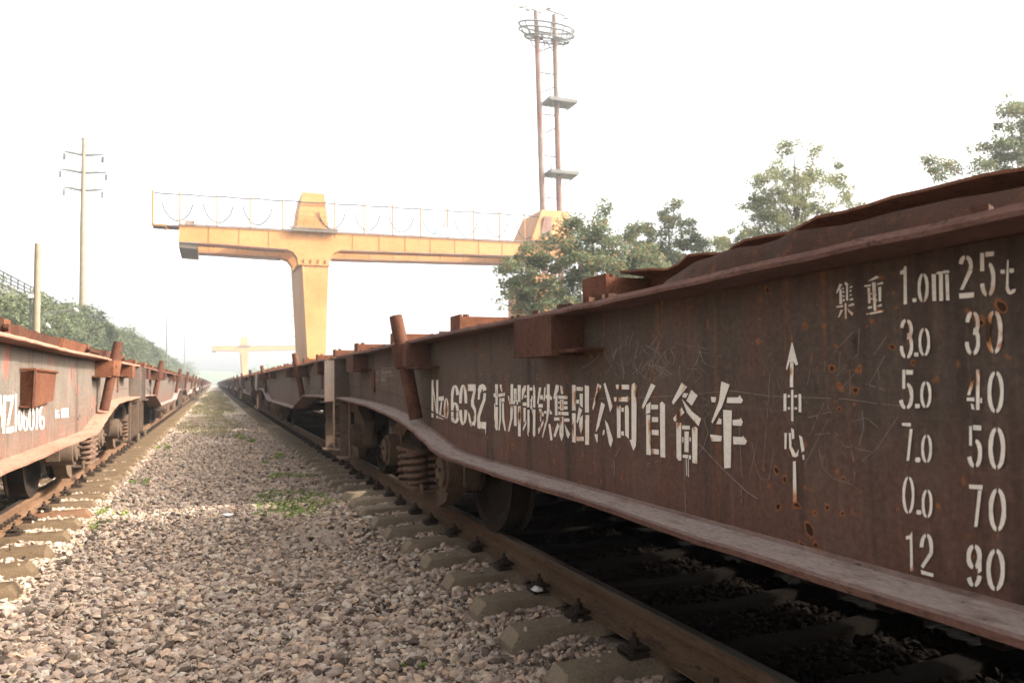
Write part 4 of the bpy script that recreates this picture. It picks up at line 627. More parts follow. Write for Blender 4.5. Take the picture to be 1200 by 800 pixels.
def scatter(n, x0, x1, y0, y1, rmin, rmax, power=2.0):
    X = rs.uniform(x0, x1, n); Y = rs.uniform(y0, y1, n)
    rad = rmin + (rmax - rmin) * rs.uniform(0, 1, n) ** power
    keep = np.ones(n, bool)
    keep &= X > -.27 * Y - 1.1
    keep &= X < .0 + 1.1 * Y + 2.2
    # worn dusty patches where few stones lie on the dirt
    worn = np.exp(-(((X - .82) / .42) ** 2 + ((Y - 6.7) / 1.0) ** 2)) * .95 + .35 * np.clip(np.sin(X * 1.9 + 1.3) * np.sin(Y * 1.15 + X * .8) - .45, 0, 1) + .75 * np.clip((Y - 9) / 20, 0, 1)
    keep &= rs.uniform(0, 1, n) > worn * (.55 + .45 * (rad > .014))
    for c, yy in ((CR, ys_r), (CL, ys_l)):
        ya = np.array(yy); on = np.abs(X - c) < 1.27 + rad * .3
        d = np.abs(Y[:, None] - ya[None, :]).min(1)
        keep &= ~(on & (d < .105 + rad * .35))
        for rx in (-.7525, .7525): keep &= ~((np.abs(X - c - rx) < .075 + rad))
    return X[keep], Y[keep], rad[keep]
parts = []
for args in ((50000, -3.0, 3.6, .9, 5.6, .010, .032, 2.0), (34000, -3.6, 3.6, 5.6, 9.5, .011, .029, 1.5), (34000, -4.0, 4.0, 9.5, 17, .013, .030, 1.3), (24000, -4.2, 4.2, 17, 32, .016, .036, 1.2), (26000, -1.6, 1.9, .9, 6.0, .007, .016, 1.0)):
    parts.append(stones(*scatter(*args), far=args[3] >= 9 or args[5] == .007))
# a few small stones spilled on the sleeper tops
xs_, ys_, rs_ = [], [], []
for c, yy in ((CR, ys_r), (CL, ys_l)):
    for y_ in yy:
        if y_ > 12: break
        for k in range(int(rs.poisson(5))):
            d_ = rs.uniform(.80, 1.2) if rs.rand() < .6 else rs.uniform(-.6, .6)
            xs_.append(c - d_ * (1 if c > 0 else -1)); ys_.append(y_ + rs.uniform(-.07, .07)); rs_.append(rs.uniform(.006, .016))
sv_, sf_ = stones(np.array(xs_), np.array(ys_), np.array(rs_))
zfix = np.repeat(-ground_z(np.array(xs_), np.array(ys_)) + .003, 12); sv_[:, 2] += zfix
parts.append((sv_, sf_))
off = 0; VV = []; FF = []
for v, f in parts:
    VV.append(v); FF.append(f + off); off += len(v)
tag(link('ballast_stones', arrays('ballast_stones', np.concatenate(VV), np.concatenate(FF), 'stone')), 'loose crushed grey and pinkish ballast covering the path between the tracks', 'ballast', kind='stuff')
del VV, FF, parts

def blades(cx, cy, rx, ry, n, h, w=.006):
    a = rs.uniform(0, 2 * np.pi, n); r = np.sqrt(rs.uniform(0, 1, n)) ** 1.3
    # clumpy: pull the points towards a few centres
    k = max(3, n // 90); ca = rs.uniform(0, 2 * np.pi, k); cr_ = np.sqrt(rs.uniform(0, 1, k))
    sel = rs.randint(0, k, n)
    X = cx + rx * (cr_[sel] * np.cos(ca[sel])) + rs.randn(n) * rx * .11
    Y = cy + ry * (cr_[sel] * np.sin(ca[sel])) + rs.randn(n) * ry * .11
    Z = ground_z(X, Y) + rs.uniform(-.01, .015, n)
    hh = h * rs.uniform(.4, 1.2, n); t = rs.uniform(0, 2 * np.pi, n)
    lx, ly = np.cos(t) * hh * .9, np.sin(t) * hh * .9; px, py = -np.sin(t) * w, np.cos(t) * w
    v = np.stack([np.stack([X - px, Y - py, Z], -1), np.stack([X + px, Y + py, Z], -1), np.stack([X + lx * .6 + px * 1.4, Y + ly * .6 + py * 1.4, Z + hh * .7], -1), np.stack([X + lx * 1.1, Y + ly * 1.1, Z + hh * .8], -1), np.stack([X + lx * .6 - px * 1.4, Y + ly * .6 - py * 1.4, Z + hh * .7], -1)], 1)
    f = np.arange(n * 5).reshape(n, 5)
    return v.reshape(-1, 3), f
def weeds(name, specs, mat, label, cat):
    V_, F_, o = [], [], 0
    for s in specs:
        v, f = blades(*s); V_.append(v); F_.append(f + o); o += len(v)
    tag(link(name, arrays(name, np.concatenate(V_), np.concatenate(F_), mat)), label, cat, kind='stuff')
weeds('green_weeds', [(.78, 8.5, .42, .80, 7000, .017), (.70, 8.1, .30, .5, 3000, .015), (1.0, 10.6, .30, .4, 700, .030), (.55, 7.6, .3, .25, 400, .018), (-.92, 8.3, .16, .7, 900, .020), (-.95, 10.8, .2, .6, 300, .025), (.82, 3.35, .12, .10, 130, .014), (.95, 13.2, .3, .8, 400, .035), (.85, 19, .4, 1.4, 600, .05), (-.9, 17.5, .2, 1.4, 300, .04)], 'grass', 'bright green low weeds growing through the ballast beside the tracks', 'weeds')
weeds('dry_grass', [(-.2, 26, 1.0, 6, 3500, .05, .010), (0, 42, 1.1, 10, 4500, .07, .016), (0, 68, 1.1, 16, 4500, .09, .028), (0, 110, 1.1, 28, 4000, .12, .05)], 'drygrass', 'sparse straw coloured dry grass along the far path', 'dry grass')

# ------------------------------------------------------------------ flat wagons
CURVED = [(0, .800), (2.95, .800), (3.15, .812), (3.65, .895), (4.0, .938), (4.35, .968), (4.8, .990), (5.5, 1.010), (6.5, 1.028)]
KINKED = [(0, .800), (2.95, .800), (3.0, .803), (4.3, 1.003), (4.35, 1.008), (6.5, 1.025)]
BELLY = [CURVED]
def lerp_bottom(y):
    y = abs(y); P = BELLY[0]
    for (a, za), (b_, zb) in zip(P, P[1:]):
        if y <= b_: return za + (zb - za) * (y - a) / (b_ - a)
    return P[-1][1]
YS = [-6.5, -5.5, -4.8, -4.35, -4.3, -4.0, -3.65, -3.15, -3.0, -2.95, 0, 2.95, 3.0, 3.15, 3.65, 4.0, 4.3, 4.35, 4.8, 5.5, 6.5]
WB, FO, FI = 1.37, 1.49, 1.285
def sill_mesh(s, web, fl):
    b = MB()
    prof = [(y, lerp_bottom(y)) for y in YS] + [(6.5, 1.4115), (-6.5, 1.4115)]
    # web split in plain quads so the shading stays flat
    for ya, yb in zip(YS, YS[1:]):
        z0, z1 = lerp_bottom(ya) + .0185, lerp_bottom(yb) + .0185
        A = [(s * WB, ya, z0), (s * (WB - .014), ya, z0), (s * (WB - .014), ya, 1.411), (s * WB, ya, 1.411)]
        B = [(s * WB, yb, z1), (s * (WB - .014), yb, z1), (s * (WB - .014), yb, 1.411), (s * WB, yb, 1.411)]
        b.add(A + B, [(0, 3, 7, 4), (1, 5, 6, 2), (0, 4, 5, 1), (3, 2, 6, 7)] + ([(0, 1, 2, 3)] if ya == -6.5 else []) + ([(4, 7, 6, 5)] if yb == 6.5 else []), web)
    return b.mesh('side_web')
def flange_mesh(s, fl, lo):
    b = MB()
    # finely divided so that the long edges can be dented a little
    n = 104
    r2 = random.Random(3)
    ys = [-6.5 + 13 * i / n for i in range(n + 1)]
    if True:
        prev = None
        for i, y in enumerate(ys):
            d = r2.uniform(-.0035, .0035) + .004 * math.sin(y * 3.1)
            if lo:
                z = lerp_bottom(y); e = .002 * math.sin(y * 5.3) + r2.uniform(-.0015, .0015)
                ring = [(s * (FO + d), y, z + e), (s * (FO + d + .001), y, z + .013 + e), (s * (FO + d - .006), y, z + .018 + e), (s * (WB + .012), y, z + .019), (s * (WB + .002), y, z + .026), (s * FI, y, z + .018), (s * FI, y, z)]
            else:
                e = .003 * math.sin(y * 2.1 + 1) + r2.uniform(-.002, .002)
                ring = [(s * (FO + d), y, 1.412 + e), (s * (FO + d + .002), y, 1.420 + e), (s * (FO + d - .004), y, 1.431 + e), (s * 1.25, y, 1.431), (s * 1.25, y, 1.4125)]
            if prev:
                k = len(ring)
                fs = [(j, (j + 1) % k, k + (j + 1) % k, k + j) for j in range(k)]
                if i == 1: fs.append(tuple(range(k)))
                if i == n: fs.append(tuple(range(k, 2 * k)))
                b.add(prev + ring, fs, fl)
            prev = ring
    return b.mesh('bottom_flange' if lo else 'top_flange', 40)
def ridge_mesh(s, fl, g):
    b = MB()
    if True:
        pts = [(s * (WB + .003), g * y, lerp_bottom(y) + .018 + h) for y, h in ((2.75, .115), (3.2, .125), (3.7, .10), (4.1, .095), (4.6, .105), (5.5, .115), (6.4, .115))]
        b.tube(pts, .006, fl, 5)
    return b.mesh('weld_seam')
def pocket_mesh(s, m):
    b = MB()
    b.bx(min(s * (WB + .002), s * (FO + .006)), max(s * (WB + .002), s * (FO + .006)), -.17, .17, 1.272, 1.4105, m)
    b.bx(min(s * (WB - .002), s * (FO - .02)), max(s * (WB - .002), s * (FO - .02)), -.30, .185, 1.280, 1.291, m)
    b.tube([(s * (FO - .02), -.30, 1.287), (s * (WB), -.30, 1.287)], .008, m, 6)
    return b.mesh('stake_pocket')
def stake_mesh(s):
    b = MB()
    a, c = Vector((s * 1.435, -.06, .965)), Vector((s * 1.535, .03, 1.585))
    d = (c - a)
    n = 9; pts = [a + d * (i / n) for i in range(n + 1)]
    b.tube(pts, [.041, .041, .040, .041, .042, .041, .040, .041, .041, .039], 'rust', 14)
    return b.mesh('stake', 50)
def collar_mesh(s, m):
    b = MB()
    a, c = Vector((s * 1.435, -.06, .965)), Vector((s * 1.535, .03, 1.585))
    d = c - a
    p0, p1 = a + d * .50, a + d * .72
    b.tube([p0, p0 + (p1 - p0) * .12, p1], [.060, .064, .062], m, 16)
    b.bx(min(s * (WB + .002), s * (FO + .030)), max(s * (WB + .002), s * (FO + .030)), -.16, .14, 1.275, 1.4105, m)
    b.bx(min(s * (WB - .002), s * (FO + .01)), max(s * (WB - .002), s * (FO + .01)), -.34, .12, 1.262, 1.274, m)
    return b.mesh('stake_bracket', 40)
def bearer_mesh(m, x0=-1.345, x1=1.345):
    b = MB()
    b.bx(x0, x1, -.075, .075, 1.4335, 1.528, m)
    for s in (x0, x1):
        g = -1 if s < 0 else 1
        b.bx(min(s, s + g * .012), max(s, s + g * .012), -.085, .085, 1.4325, 1.538, m)
        b.cyl((s - g * .05, 0, 1.53), (s - g * .05, 0, 1.545), .018, m, 6)
    return b.mesh('deck_bearer')
def wheel_mesh():
    b = MB(); w = 'grime'
    b.lathe([(-.05, .02), (-.05, .10), (-.01, .12), (.0, .30), (-.045, .355), (-.05, .418), (.03, .420), (.075, .424), (.092, .447), (.105, .440), (.105, .36), (.06, .35), (.04, .30), (.05, .12), (.08, .10), (.08, .02)], (0, 0, 0), w, 40)
    return b.mesh('wheel', 28)
def frame_mesh(mt):
    b = MB(); t = .055
    for prof in ([(-1.06, .62), (-1.08, .76), (-.62, .93), (.62, .93), (1.08, .76), (1.06, .62), (.80, .66), (.42, .83), (-.42, .83), (-.80, .66)],
                 [(-.76, .56), (-.60, .34), (-.40, .27), (.40, .27), (.60, .34), (.76, .56), (.70, .66), (.48, .42), (.32, .375), (-.32, .375), (-.48, .42), (-.70, .66)],
                 [(-.42, .40), (-.33, .375), (-.27, .84), (-.42, .84)], [(.33, .375), (.42, .40), (.42, .84), (.27, .84)]):
        tt = t if abs(prof[0][0]) > .5 else .022
        b.prism(prof, -tt, tt, 'x', mt)
    # pedestal jaws round each axle box
    for s in (-1, 1):
        b.prism([(s * .70, .50), (s * .70, .74), (s * 1.05, .74), (s * 1.05, .50), (s * 1.00, .50), (s * .99, .68), (s * .77, .68), (s * .76, .50)], -t - .005, t - .01, 'x', mt)
    b.bx(-t - .10, t + .06, -.36, .36, .372, .392, mt)
    b.bx(-t - .104, -t - .09, -.36, .36, .36, .43, mt)
    return b.mesh('side_frame', 30)
def cap_mesh(mt):
    b = MB()
    b.lathe([(-.10, .135), (.13, .140), (.155, .130), (.158, .104), (.180, .100), (.188, .07), (.188, .01)], (0, 0, 0), mt, 28)
    for k in range(3):
        t = 2 * math.pi * k / 3 + .4
        b.tube([(.18, .055 * math.cos(t), .055 * math.sin(t)), (.206, .055 * math.cos(t), .055 * math.sin(t))], .015, mt, 6)
    b.bx(-.10, .05, -.13, .13, .09, .15, mt)
    return b.mesh('axle_box', 30)
def spring_mesh():
    b = MB(); pts = []
    n = 52; turns = 4.6
    for i in range(n + 1):
        t = 2 * math.pi * turns * i / n
        pts.append((.058 * math.cos(t), .058 * math.sin(t), .02 + .245 * i / n))
    b.tube(pts, .0185, 'dusty_spring', 7)
    b.cyl((0, 0, 0), (0, 0, .02), .085, 'dusty_spring', 14); b.cyl((0, 0, .265), (0, 0, .285), .085, 'dusty_spring', 14)
    return b.mesh('coil_spring', 60)
def bolster_mesh():
    b = MB()
    b.prism([(-1.10, .68), (-1.10, .86), (-.75, .93), (.75, .93), (1.10, .86), (1.10, .68), (.7, .60), (-.7, .60)], -.16, .16, 'y', 'dark')
    b.lathe([(.93, .20), (.965, .20)], (0, 0, 0), 'dark', 20, 'z')
    return b.mesh('bogie_bolster')
def axle_mesh():
    b = MB(); b.tube([(-1.0, 0, 0), (-.80, 0, 0), (-.78, 0, 0), (0, 0, 0), (.78, 0, 0), (.80, 0, 0), (1.0, 0, 0)], [.06, .06, .095, .085, .095, .06, .06], 'grime', 14)
    return b.mesh('axle')
def brake_mesh():
    b = MB()
    b.tube([(-.78, 0, 0), (-.5, 0, .02), (0, .10, .02), (.5, 0, .02), (.78, 0, 0)], .028, 'grime', 8)
    for s in (-1, 1):
        b.box((s * .76, -.06, 0), (.09, .06, .30), 'grime'); b.box((s * .76, 0, 0), (.05, .08, .12), 'grime')
    return b.mesh('brake_beam')
WH, AX, SPR, BOL, BRK = wheel_mesh(), axle_mesh(), spring_mesh(), bolster_mesh(), brake_mesh()
def make_bogie(parent, y, mt, full=True):
    bo = link('bogie', BOL, parent, (0, y, 0))
    fr, cp = frame_mesh(mt), cap_mesh(mt)
    for s in (-1, 1): link('side_frame', fr, bo, (s * .98, 0, 0), (0, 0, 0 if s < 0 else math.pi))
    for ay in (-.875, .875):
        link('axle', AX, bo, (0, ay, .584))
        for s in (-1, 1):
            link('wheel', WH, bo, (s * .753, ay, .584), (0, 0, math.pi if s > 0 else 0))
            link('axle_box', cp, bo, (s * .98, ay, .584), (0, 0, 0 if s > 0 else math.pi))
        link('brake_beam', BRK, bo, (0, ay - (.47 if ay > 0 else -.47), .50), (0, 0, math.pi if ay < 0 else 0))
    for s in (-1, 1):
        for sy in (-.20, -.04, .14):
            for sx in (-.150, -.015):
                link('coil_spring', SPR, bo, (s * (.98 - sx * 1.0), sy + (.05 if sx > 0 else 0), .392), (0, 0, rnd.uniform(0, 6)))
    return bo
def joined_bogie_mesh(mt):
    b = MB()
    b.add(*[[tuple(v.co) for v in BOL.vertices], [tuple(p.vertices) for p in BOL.polygons]], 'dark')
    fr = frame_mesh(mt)
    for s in (-1, 1):
        b.add([(v.co.x + s * .98, v.co.y, v.co.z) for v in fr.vertices], [tuple(p.vertices) for p in fr.polygons], mt)
        b.bx(min(s * .95, s * 1.05), max(s * .95, s * 1.05), -.22, .22, .40, .68, 'dusty_spring')
        for ay in (-.875, .875):
            b.cyl((s * .70, ay, .584), (s * .81, ay, .584), .42, 'grime', 20)
            b.cyl((s * .9, ay, .584), (s * 1.09, ay, .584), .10, mt, 10)
    for ay in (-.875, .875): b.cyl((-.7, ay, .584), (.7, ay, .584), .08, 'grime', 8)
    return b.mesh('bogie')
def underframe_mesh():
    b = MB()
    b.bx(-.19, -.175, -6.3, 6.3, .95, 1.395, 'dark'); b.bx(.175, .19, -6.3, 6.3, .95, 1.395, 'dark')
    b.bx(-.24, .24, -6.3, 6.3, .935, .950, 'dark')
    for y in (-5.08, 5.08): b.bx(-1.27, 1.27, y - .20, y + .20, .99, 1.393, 'dark')
    for y in (-2.9, -1.45, 0, 1.45, 2.9): b.bx(-1.35, 1.35, y - .06, y + .06, 1.02, 1.392, 'dark')
    return b.mesh('centre_sill')
def deck_mesh():
    b = MB(); n = 60
    for i in range(n):
        y0 = -6.47 + 12.94 * i / n
        b.bx(-1.245, 1.245, y0 + .006, y0 + 12.94 / n - .006, 1.396, 1.424 + rnd.uniform(-.003, .003), 'planks')
    return b.mesh('deck_planking')
def end_sill_mesh(web, fl):
    b = MB()
    b.bx(-1.40, 1.40, 6.502, 6.520, 1.00, 1.412, web)
    b.bx(-1.43, 1.43, 6.40, 6.53, 1.4335, 1.448, fl)
    b.bx(-1.40, 1.40, 6.5205, 6.55, .985, .999, fl)
    b.bx(-.26, .26, 6.521, 6.60, .86, 1.30, 'grime')
    for s in (-1, 1):
        b.bx(s * 1.445 - .06, s * 1.445 + .06, 6.505, 6.535, .99, 1.4105, web)
        b.bx(s * .8 - .01, s * .8 + .01, 6.521, 6.58, 1.0, 1.41, web)
    return b.mesh('end_sill')
def step_mesh(m):
    b = MB()
    b.box((0, .0, .75), (.09, .012, .52), m); b.box((0, -.26, .76), (.012, .05, .50), m)
    b.box((.0, -.13, .50), (.17, .27, .012), m); b.box((.08, -.13, .545), (.010, .27, .09), m)
    b.box((0, 0, .985), (.20, .05, .02), m)
    return b.mesh('corner_step')
def coupler_mesh():
    b = MB()
    b.bx(-.07, .07, 6.60, 6.80, .98, 1.11, 'grime')
    b.prism([(-.12, 6.78), (.10, 6.78), (.16, 6.86), (.15, 6.95), (.06, 6.97), (.03, 6.90), (-.04, 6.88), (-.08, 6.99), (-.15, 6.97), (-.17, 6.84)], .90, 1.18, 'z', 'grime')
    return b.mesh('coupler')
def hose_mesh():
    b = MB()
    b.tube([(.42, 6.56, .97), (.44, 6.66, .92), (.42, 6.74, .74), (.34, 6.80, .60), (.20, 6.83, .56), (.05, 6.85, .58)], .024, 'rubber', 8)
    return b.mesh('air_hose')
def brake_gear_mesh():
    b = MB()
    b.cyl((.45, -1.2, .95), (.45, -.6, .95), .17, 'dark', 18); b.cyl((.45, -.6, .95), (.45, 2.9, .93), .02, 'dark', 8)
    b.cyl((-.5, .9, .98), (-.5, 2.0, .98), .20, 'dark', 18)
    b.tube([(-.45, -6, .93), (-.45, 6, .93)], .018, 'dark', 6)
    return b.mesh('brake_cylinder')
def slot_mesh(s, m):
    b = MB()
    for y in (0,): b.bx(min(s * WB, s * (WB + .012)), max(s * WB, s * (WB + .012)), y - .035, y + .035, 1.11, 1.28, m)
    return b.mesh('label_holder')
UND, DECK, CPL, HOSE, BGEAR = underframe_mesh(), deck_mesh(), coupler_mesh(), hose_mesh(), brake_gear_mesh()
POCK = (-5.72, -1.85, 1.85, 5.72)
def make_wagon(cx, cy, web, fl, bog, near, lod=0, rustm='rust', endm=None, bearers=(-6.2, -4.7, -3.2, -1.6, 0, 1.6, 3.2, 4.7, 6.2), skip_pocket=()):
    t = thing('flat_wagon', (cx, cy, 0), None, 'flat wagon')
    for s in (-1, 1):
        w = link('side_sill', sill_mesh(s, web, fl), t)
        link('bottom_flange', flange_mesh(s, fl, True), w); link('top_flange', flange_mesh(s, fl, False), w)
        if lod < 2:
            for g in (-1, 1): link('weld_seam', ridge_mesh(s, web, g), w)
        pm, sm, km = pocket_mesh(s, rustm), stake_mesh(s), collar_mesh(s, rustm)
        for y in POCK:
            if (s, y) in skip_pocket: continue
            if lod < 2 or s == near: link('stake_pocket', pm, t, (0, y, 0))
        for y in (-3.80, 3.80):
            link('stake', sm, t, (0, y, 0)); link('stake_bracket', km, t, (0, y, 0))
        if lod < 2:
            hm = slot_mesh(s, rustm)
            for y in (-5.35, 5.30): link('label_holder', hm, t, (0, y, 0))
    es = end_sill_mesh(endm or web, fl)
    for g in (0, math.pi):
        e = link('end_sill', es, t, (0, 0, 0), (0, 0, g))
        link('coupler', CPL, t, (0, 0, 0), (0, 0, g))
        if lod < 2: link('air_hose', HOSE, t, (0, 0, 0), (0, 0, g))
    st = step_mesh('dusty_iron')
    for s in (-1, 1):
        for g in (-1, 1): link('corner_step', st, t, (s * 1.42, g * 6.44 + (.13 if g < 0 else 0) , 0), (0, 0, 0))
    link('centre_sill', UND, t); link('deck', DECK, t)
    if lod < 2: link('brake_cylinder', BGEAR, t)
    bm_ = bearer_mesh('rust_bright')
    for y in bearers: link('deck_bearer', bm_, t, (0, y + rnd.uniform(-.03, .03), 0))
    if lod < 2:
        for y in (-5.08, 5.08): make_bogie(t, y, bog)
    else:
        jb = joined_bogie_mesh(bog)
        for y in (-5.08, 5.08): link('bogie', jb, t, (0, y, 0))
    return t
def stencil(name, key, parent, x, mat, s):
    V_, F_ = [], []
    for poly in STENCIL[key].split(';'):
        pts = [tuple(int(a) / 2000 for a in p.split(',')) for p in poly.split()]
        o = len(V_); V_ += [(x + (1 if x > 0 else -1) * 1.2e-5 * len(F_), a, b) for a, b in pts]; F_.append(tuple(range(o, o + len(pts))))
    me = bpy.data.meshes.new(name); me.from_pydata(V_, [], F_); me.materials.append(M[mat]); me.update()
    return link(name, me, parent)
GR, GL = 'flat wagons standing in the right-hand row', 'flat wagons standing in the left-hand row'
PITCH = 13.72
# nearest right wagon
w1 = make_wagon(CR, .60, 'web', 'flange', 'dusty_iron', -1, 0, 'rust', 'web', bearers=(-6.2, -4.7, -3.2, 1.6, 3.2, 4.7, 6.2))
tag(w1, 'nearest dark brown flat wagon on the right with white stencilled Chinese characters and number', group=GR)
SL = {'wagon_number': 'white stencilled wagon number characters', 'company_character': 'large white stencilled Chinese character', 'gauge_character': 'small white stencilled character beside the load table', 'load_gauge': 'white stencilled load table entry', 'centre_mark': 'white centre arrow mark', 'chalk_scratches': 'thin pale scratches and chalk scribbles', 'data_panel': 'faint chalky data panel'}
for key in [k for k in STENCIL if k.startswith('R:')]:
    nm = key[2:].split('#')[0]; ch = nm in ('chalk_scratches', 'data_panel')
    o = stencil(nm, key, w1, -(WB + (.0016 if ch else .0024)), 'chalk' if ch else 'stencil', -1)
    o['label'] = SL[nm]
    if ch: o['kind'] = 'stuff'
# nearest left wagon (its sills, like those of the rest, bend in straight kinks)
BELLY[0] = KINKED
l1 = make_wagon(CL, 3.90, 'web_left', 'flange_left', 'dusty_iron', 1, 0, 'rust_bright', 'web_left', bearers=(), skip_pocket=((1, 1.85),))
tag(l1, 'nearest sunlit grey flat wagon on the left with peeling paint and a bent rusty box', group=GL)
for key in [k for k in STENCIL if k.startswith('L:')]:
    o = stencil(key[2:].split('#')[0], key, l1, WB + .0024, 'stencil_left', 1)
    if 'small' in key: o['kind'] = 'stuff'
def bent_box():
    b = MB(); r3 = random.Random(8)
    x0, x1 = WB + .002, WB + .055
    A = [(x0, .90, 1.275), (x0, .92, 1.085), (x1, .90, 1.070), (x1 + .012, .89, 1.280)]
    B = [(x0, 1.66, 1.275), (x0, 1.64, 1.115), (x1 - .02, 1.62, 1.10), (x1 - .01, 1.64, 1.272)]
    b.loft(A, B, 'rust_bright')
    b.tube([(x0, .88, 1.285), (x1 + .016, .87, 1.285), (x1 - .005, 1.64, 1.280), (x0, 1.67, 1.284)], .009, 'rust_bright', 6)
    b.tube([(x0, .88, 1.08), (x1 + .01, .88, 1.075), (x1 + .018, .875, 1.28)], .010, 'rust', 6)
    return b.mesh('bent_pocket_box')
link('bent_pocket_box', bent_box(), l1)
def board_mesh(y0, y1, h, wv, m, seed):
    r3 = random.Random(seed); b = MB(); prev = None; n = max(3, int((y1 - y0) / .12))
    for i in range(n + 1):
        y = y0 + (y1 - y0) * i / n; e = r3.uniform(-wv, wv); hh = h + r3.uniform(-wv, wv)
        ring = [(1.40 + e, y, 1.432), (1.42 + e, y, 1.432 + hh), (1.385 + e, y, 1.434 + hh), (1.36 + e, y, 1.432)]
        if prev: b.add(prev + ring, [(0, 1, 5, 4), (1, 2, 6, 5), (2, 3, 7, 6)] + ([(0, 1, 2, 3)] if i == 1 else []) + ([(4, 5, 6, 7)] if i == n else []), m)
        prev = ring
    return b.mesh('edge_board', 30)
yb = -6.3; k = 0
while yb < 4.6:
    ln = rnd.uniform(.7, 1.7)
    link('edge_board', board_mesh(yb, yb + ln, rnd.uniform(.055, .095), .006, ('rust_bright', 'scale', 'rust')[k % 3], k), l1)
    if k % 2 == 0:
        b = MB(); b.box((1.37, 0, 1.478), (.10, .10, .085), 'rust_bright', Matrix.Rotation(rnd.uniform(-.2, .2), 3, 'Z')); b.tube([(1.42, -.06, 1.475), (1.44, -.06, 1.475)], .02, 'scale', 6)
        link('edge_block', b.mesh('edge_block'), l1, (0, yb + ln + .05, 0))
    yb += ln + .12; k += 1
b = MB()
for k in range(16):
    a = rnd.uniform(0, 6.28); p = Vector((1.36 + rnd.uniform(-.05, .05), 3.05 + rnd.uniform(-.14, .14), 1.455 + rnd.uniform(-.01, .045)))
    b.tube([p, p + Vector((math.cos(a) * .06, math.sin(a) * .08, rnd.uniform(-.02, .03)))], rnd.uniform(.008, .016), 'scale', 6)
tag(link('rusty_chain', b.mesh('rusty_chain'), None, (CL, 3.9, 0)), 'small tangle of rusty scrap chain on the left wagon deck edge', 'scrap')
# rest of the rows: generic prototypes with full parts, then simpler ones far away
protoR = make_wagon(CR, .60 + PITCH, 'web_far', 'flange', 'dusty_iron', -1, 1, 'rust', 'web_far')
protoF = make_wagon(CR, .60 + 6 * PITCH, 'web_far', 'flange', 'dusty_iron', -1, 2, 'rust', 'web_far')
ORD = ['nearest', 'second', 'third', 'fourth', 'fifth', 'sixth', 'seventh', 'eighth']
for side, cx, y0, g, word in (('R', CR, .60, GR, 'right-hand'), ('L', CL, 3.90, GL, 'left-hand')):
    for i in range(1, 23):
        if i < 6: src = protoR
        else: src = protoF
        if side == 'R' and i in (1, 6): o = src
        else: o = copy_tree(src)
        o.location = (cx, y0 + i * PITCH, 0)
        if rnd.random() < .5 and i > 1:
            o.rotation_euler = (0, 0, math.pi)
        o['group'] = g
        if i < 8: o['label'] = '%s rusty flat wagon back from the camera in the %s row' % (ORD[i], word)
        else: o['label'] = 'one of the distant flat wagons fading into haze in the %s row' % word

# bent steel plates lying along the deck edge of the nearest right wagon
def edge_sheet(name, ys_, edge, sect, m, m2, th, seed, jit):
    """long bent sheet: edge(y) -> (x, z) of its outer edge, sect: offsets of the rest of the cross-section"""
    r3 = random.Random(seed); b = MB(); n = 90; V_ = []; K = len(sect); y0, y1 = ys_
    def ip(y):
        for a, c in zip(edge, edge[1:]):
            if y <= c[0]:
                t = (y - a[0]) / (c[0] - a[0]); t = t * t * (3 - 2 * t)
                return a[1] + (c[1] - a[1]) * t, a[2] + (c[2] - a[2]) * t
        return edge[-1][1:]
    for i in range(n + 1):
        y = y0 + (y1 - y0) * i / n; ex, ez = ip(y); j1, j2 = r3.uniform(-jit, jit), r3.uniform(-jit, jit)
        for k, (dx, dz) in enumerate(sect):
            w = 1 if k == 0 else .4
            V_.append((ex + dx + j1 * w, y, (ez + dz if dz is not None else 1.437) + j2 * w * (dz is not None)))
    o = len(V_)
    for i in range(n + 1):
        for k in range(K):
            a = Vector(V_[i * K + k]); q_ = Vector(V_[i * K + min(k + 1, K - 1)]) - Vector(V_[i * K + max(k - 1, 0)])
            nn = Vector((-q_.z, 0, q_.x)).normalized(); 
            V_.append(tuple(a - nn * th))
    F_ = []
    for i in range(n):
        for k in range(K - 1):
            a = i * K + k
            F_.append((a, a + 1, a + K + 1, a + K)); F_.append((o + a, o + a + K, o + a + K + 1, o + a + 1))
        for k in (0, K - 1): a = i * K + k; F_.append((a, o + a, o + a + K, a + K))
    for i in (0, n):
        for k in range(K - 1): a = i * K + k; F_.append((a, o + a, o + a + 1, a + 1))
    b.add(V_, F_, m)
    return link(name, b.mesh(name, 28))
E1 = [(-3.6, 1.165, 1.495), (.3, 1.165, 1.488), (.66, 1.160, 1.490), (.76, 1.180, 1.480), (.90, 1.17, 1.488), (1.12, 1.180, 1.492), (1.26, 1.165, 1.500), (1.34, 1.185, 1.492), (1.46, 1.18, 1.500), (1.62, 1.185, 1.494), (1.76, 1.20, 1.474), (1.92, 1.25, 1.450), (2.02, 1.27, 1.445)]
tag(edge_sheet('steel_strip', (-3.6, 2.0), E1, [(0, 0), (-.012, -.022), (-.022, None)], 'scale', 'rust', .006, 2, .0022), 'dark rusty steel strip standing on edge along the deck just above the load table', 'steel strip', 'bent steel strips on the nearest right wagon')
E2 = [(-3.6, 1.28, 1.60), (-.5, 1.29, 1.585), (.45, 1.28, 1.565), (.72, 1.275, 1.556), (.82, 1.30, 1.548), (.96, 1.285, 1.553), (1.14, 1.29, 1.558), (1.30, 1.28, 1.556), (1.42, 1.31, 1.546), (1.58, 1.285, 1.550), (1.68, 1.32, 1.538), (1.80, 1.29, 1.550), (1.93, 1.30, 1.530), (2.05, 1.27, 1.540), (2.20, 1.28, 1.560)]
tag(edge_sheet('steel_strip', (-3.6, 2.20), E2, [(0, 0), (.030, -.006), (.10, -.014), (.12, None)], 'rust_bright', 'rust', .007, 6, .0030), 'wavy orange edged steel sheet lying highest on the deck behind the dark strip', 'steel sheet', 'bent steel strips on the nearest right wagon')
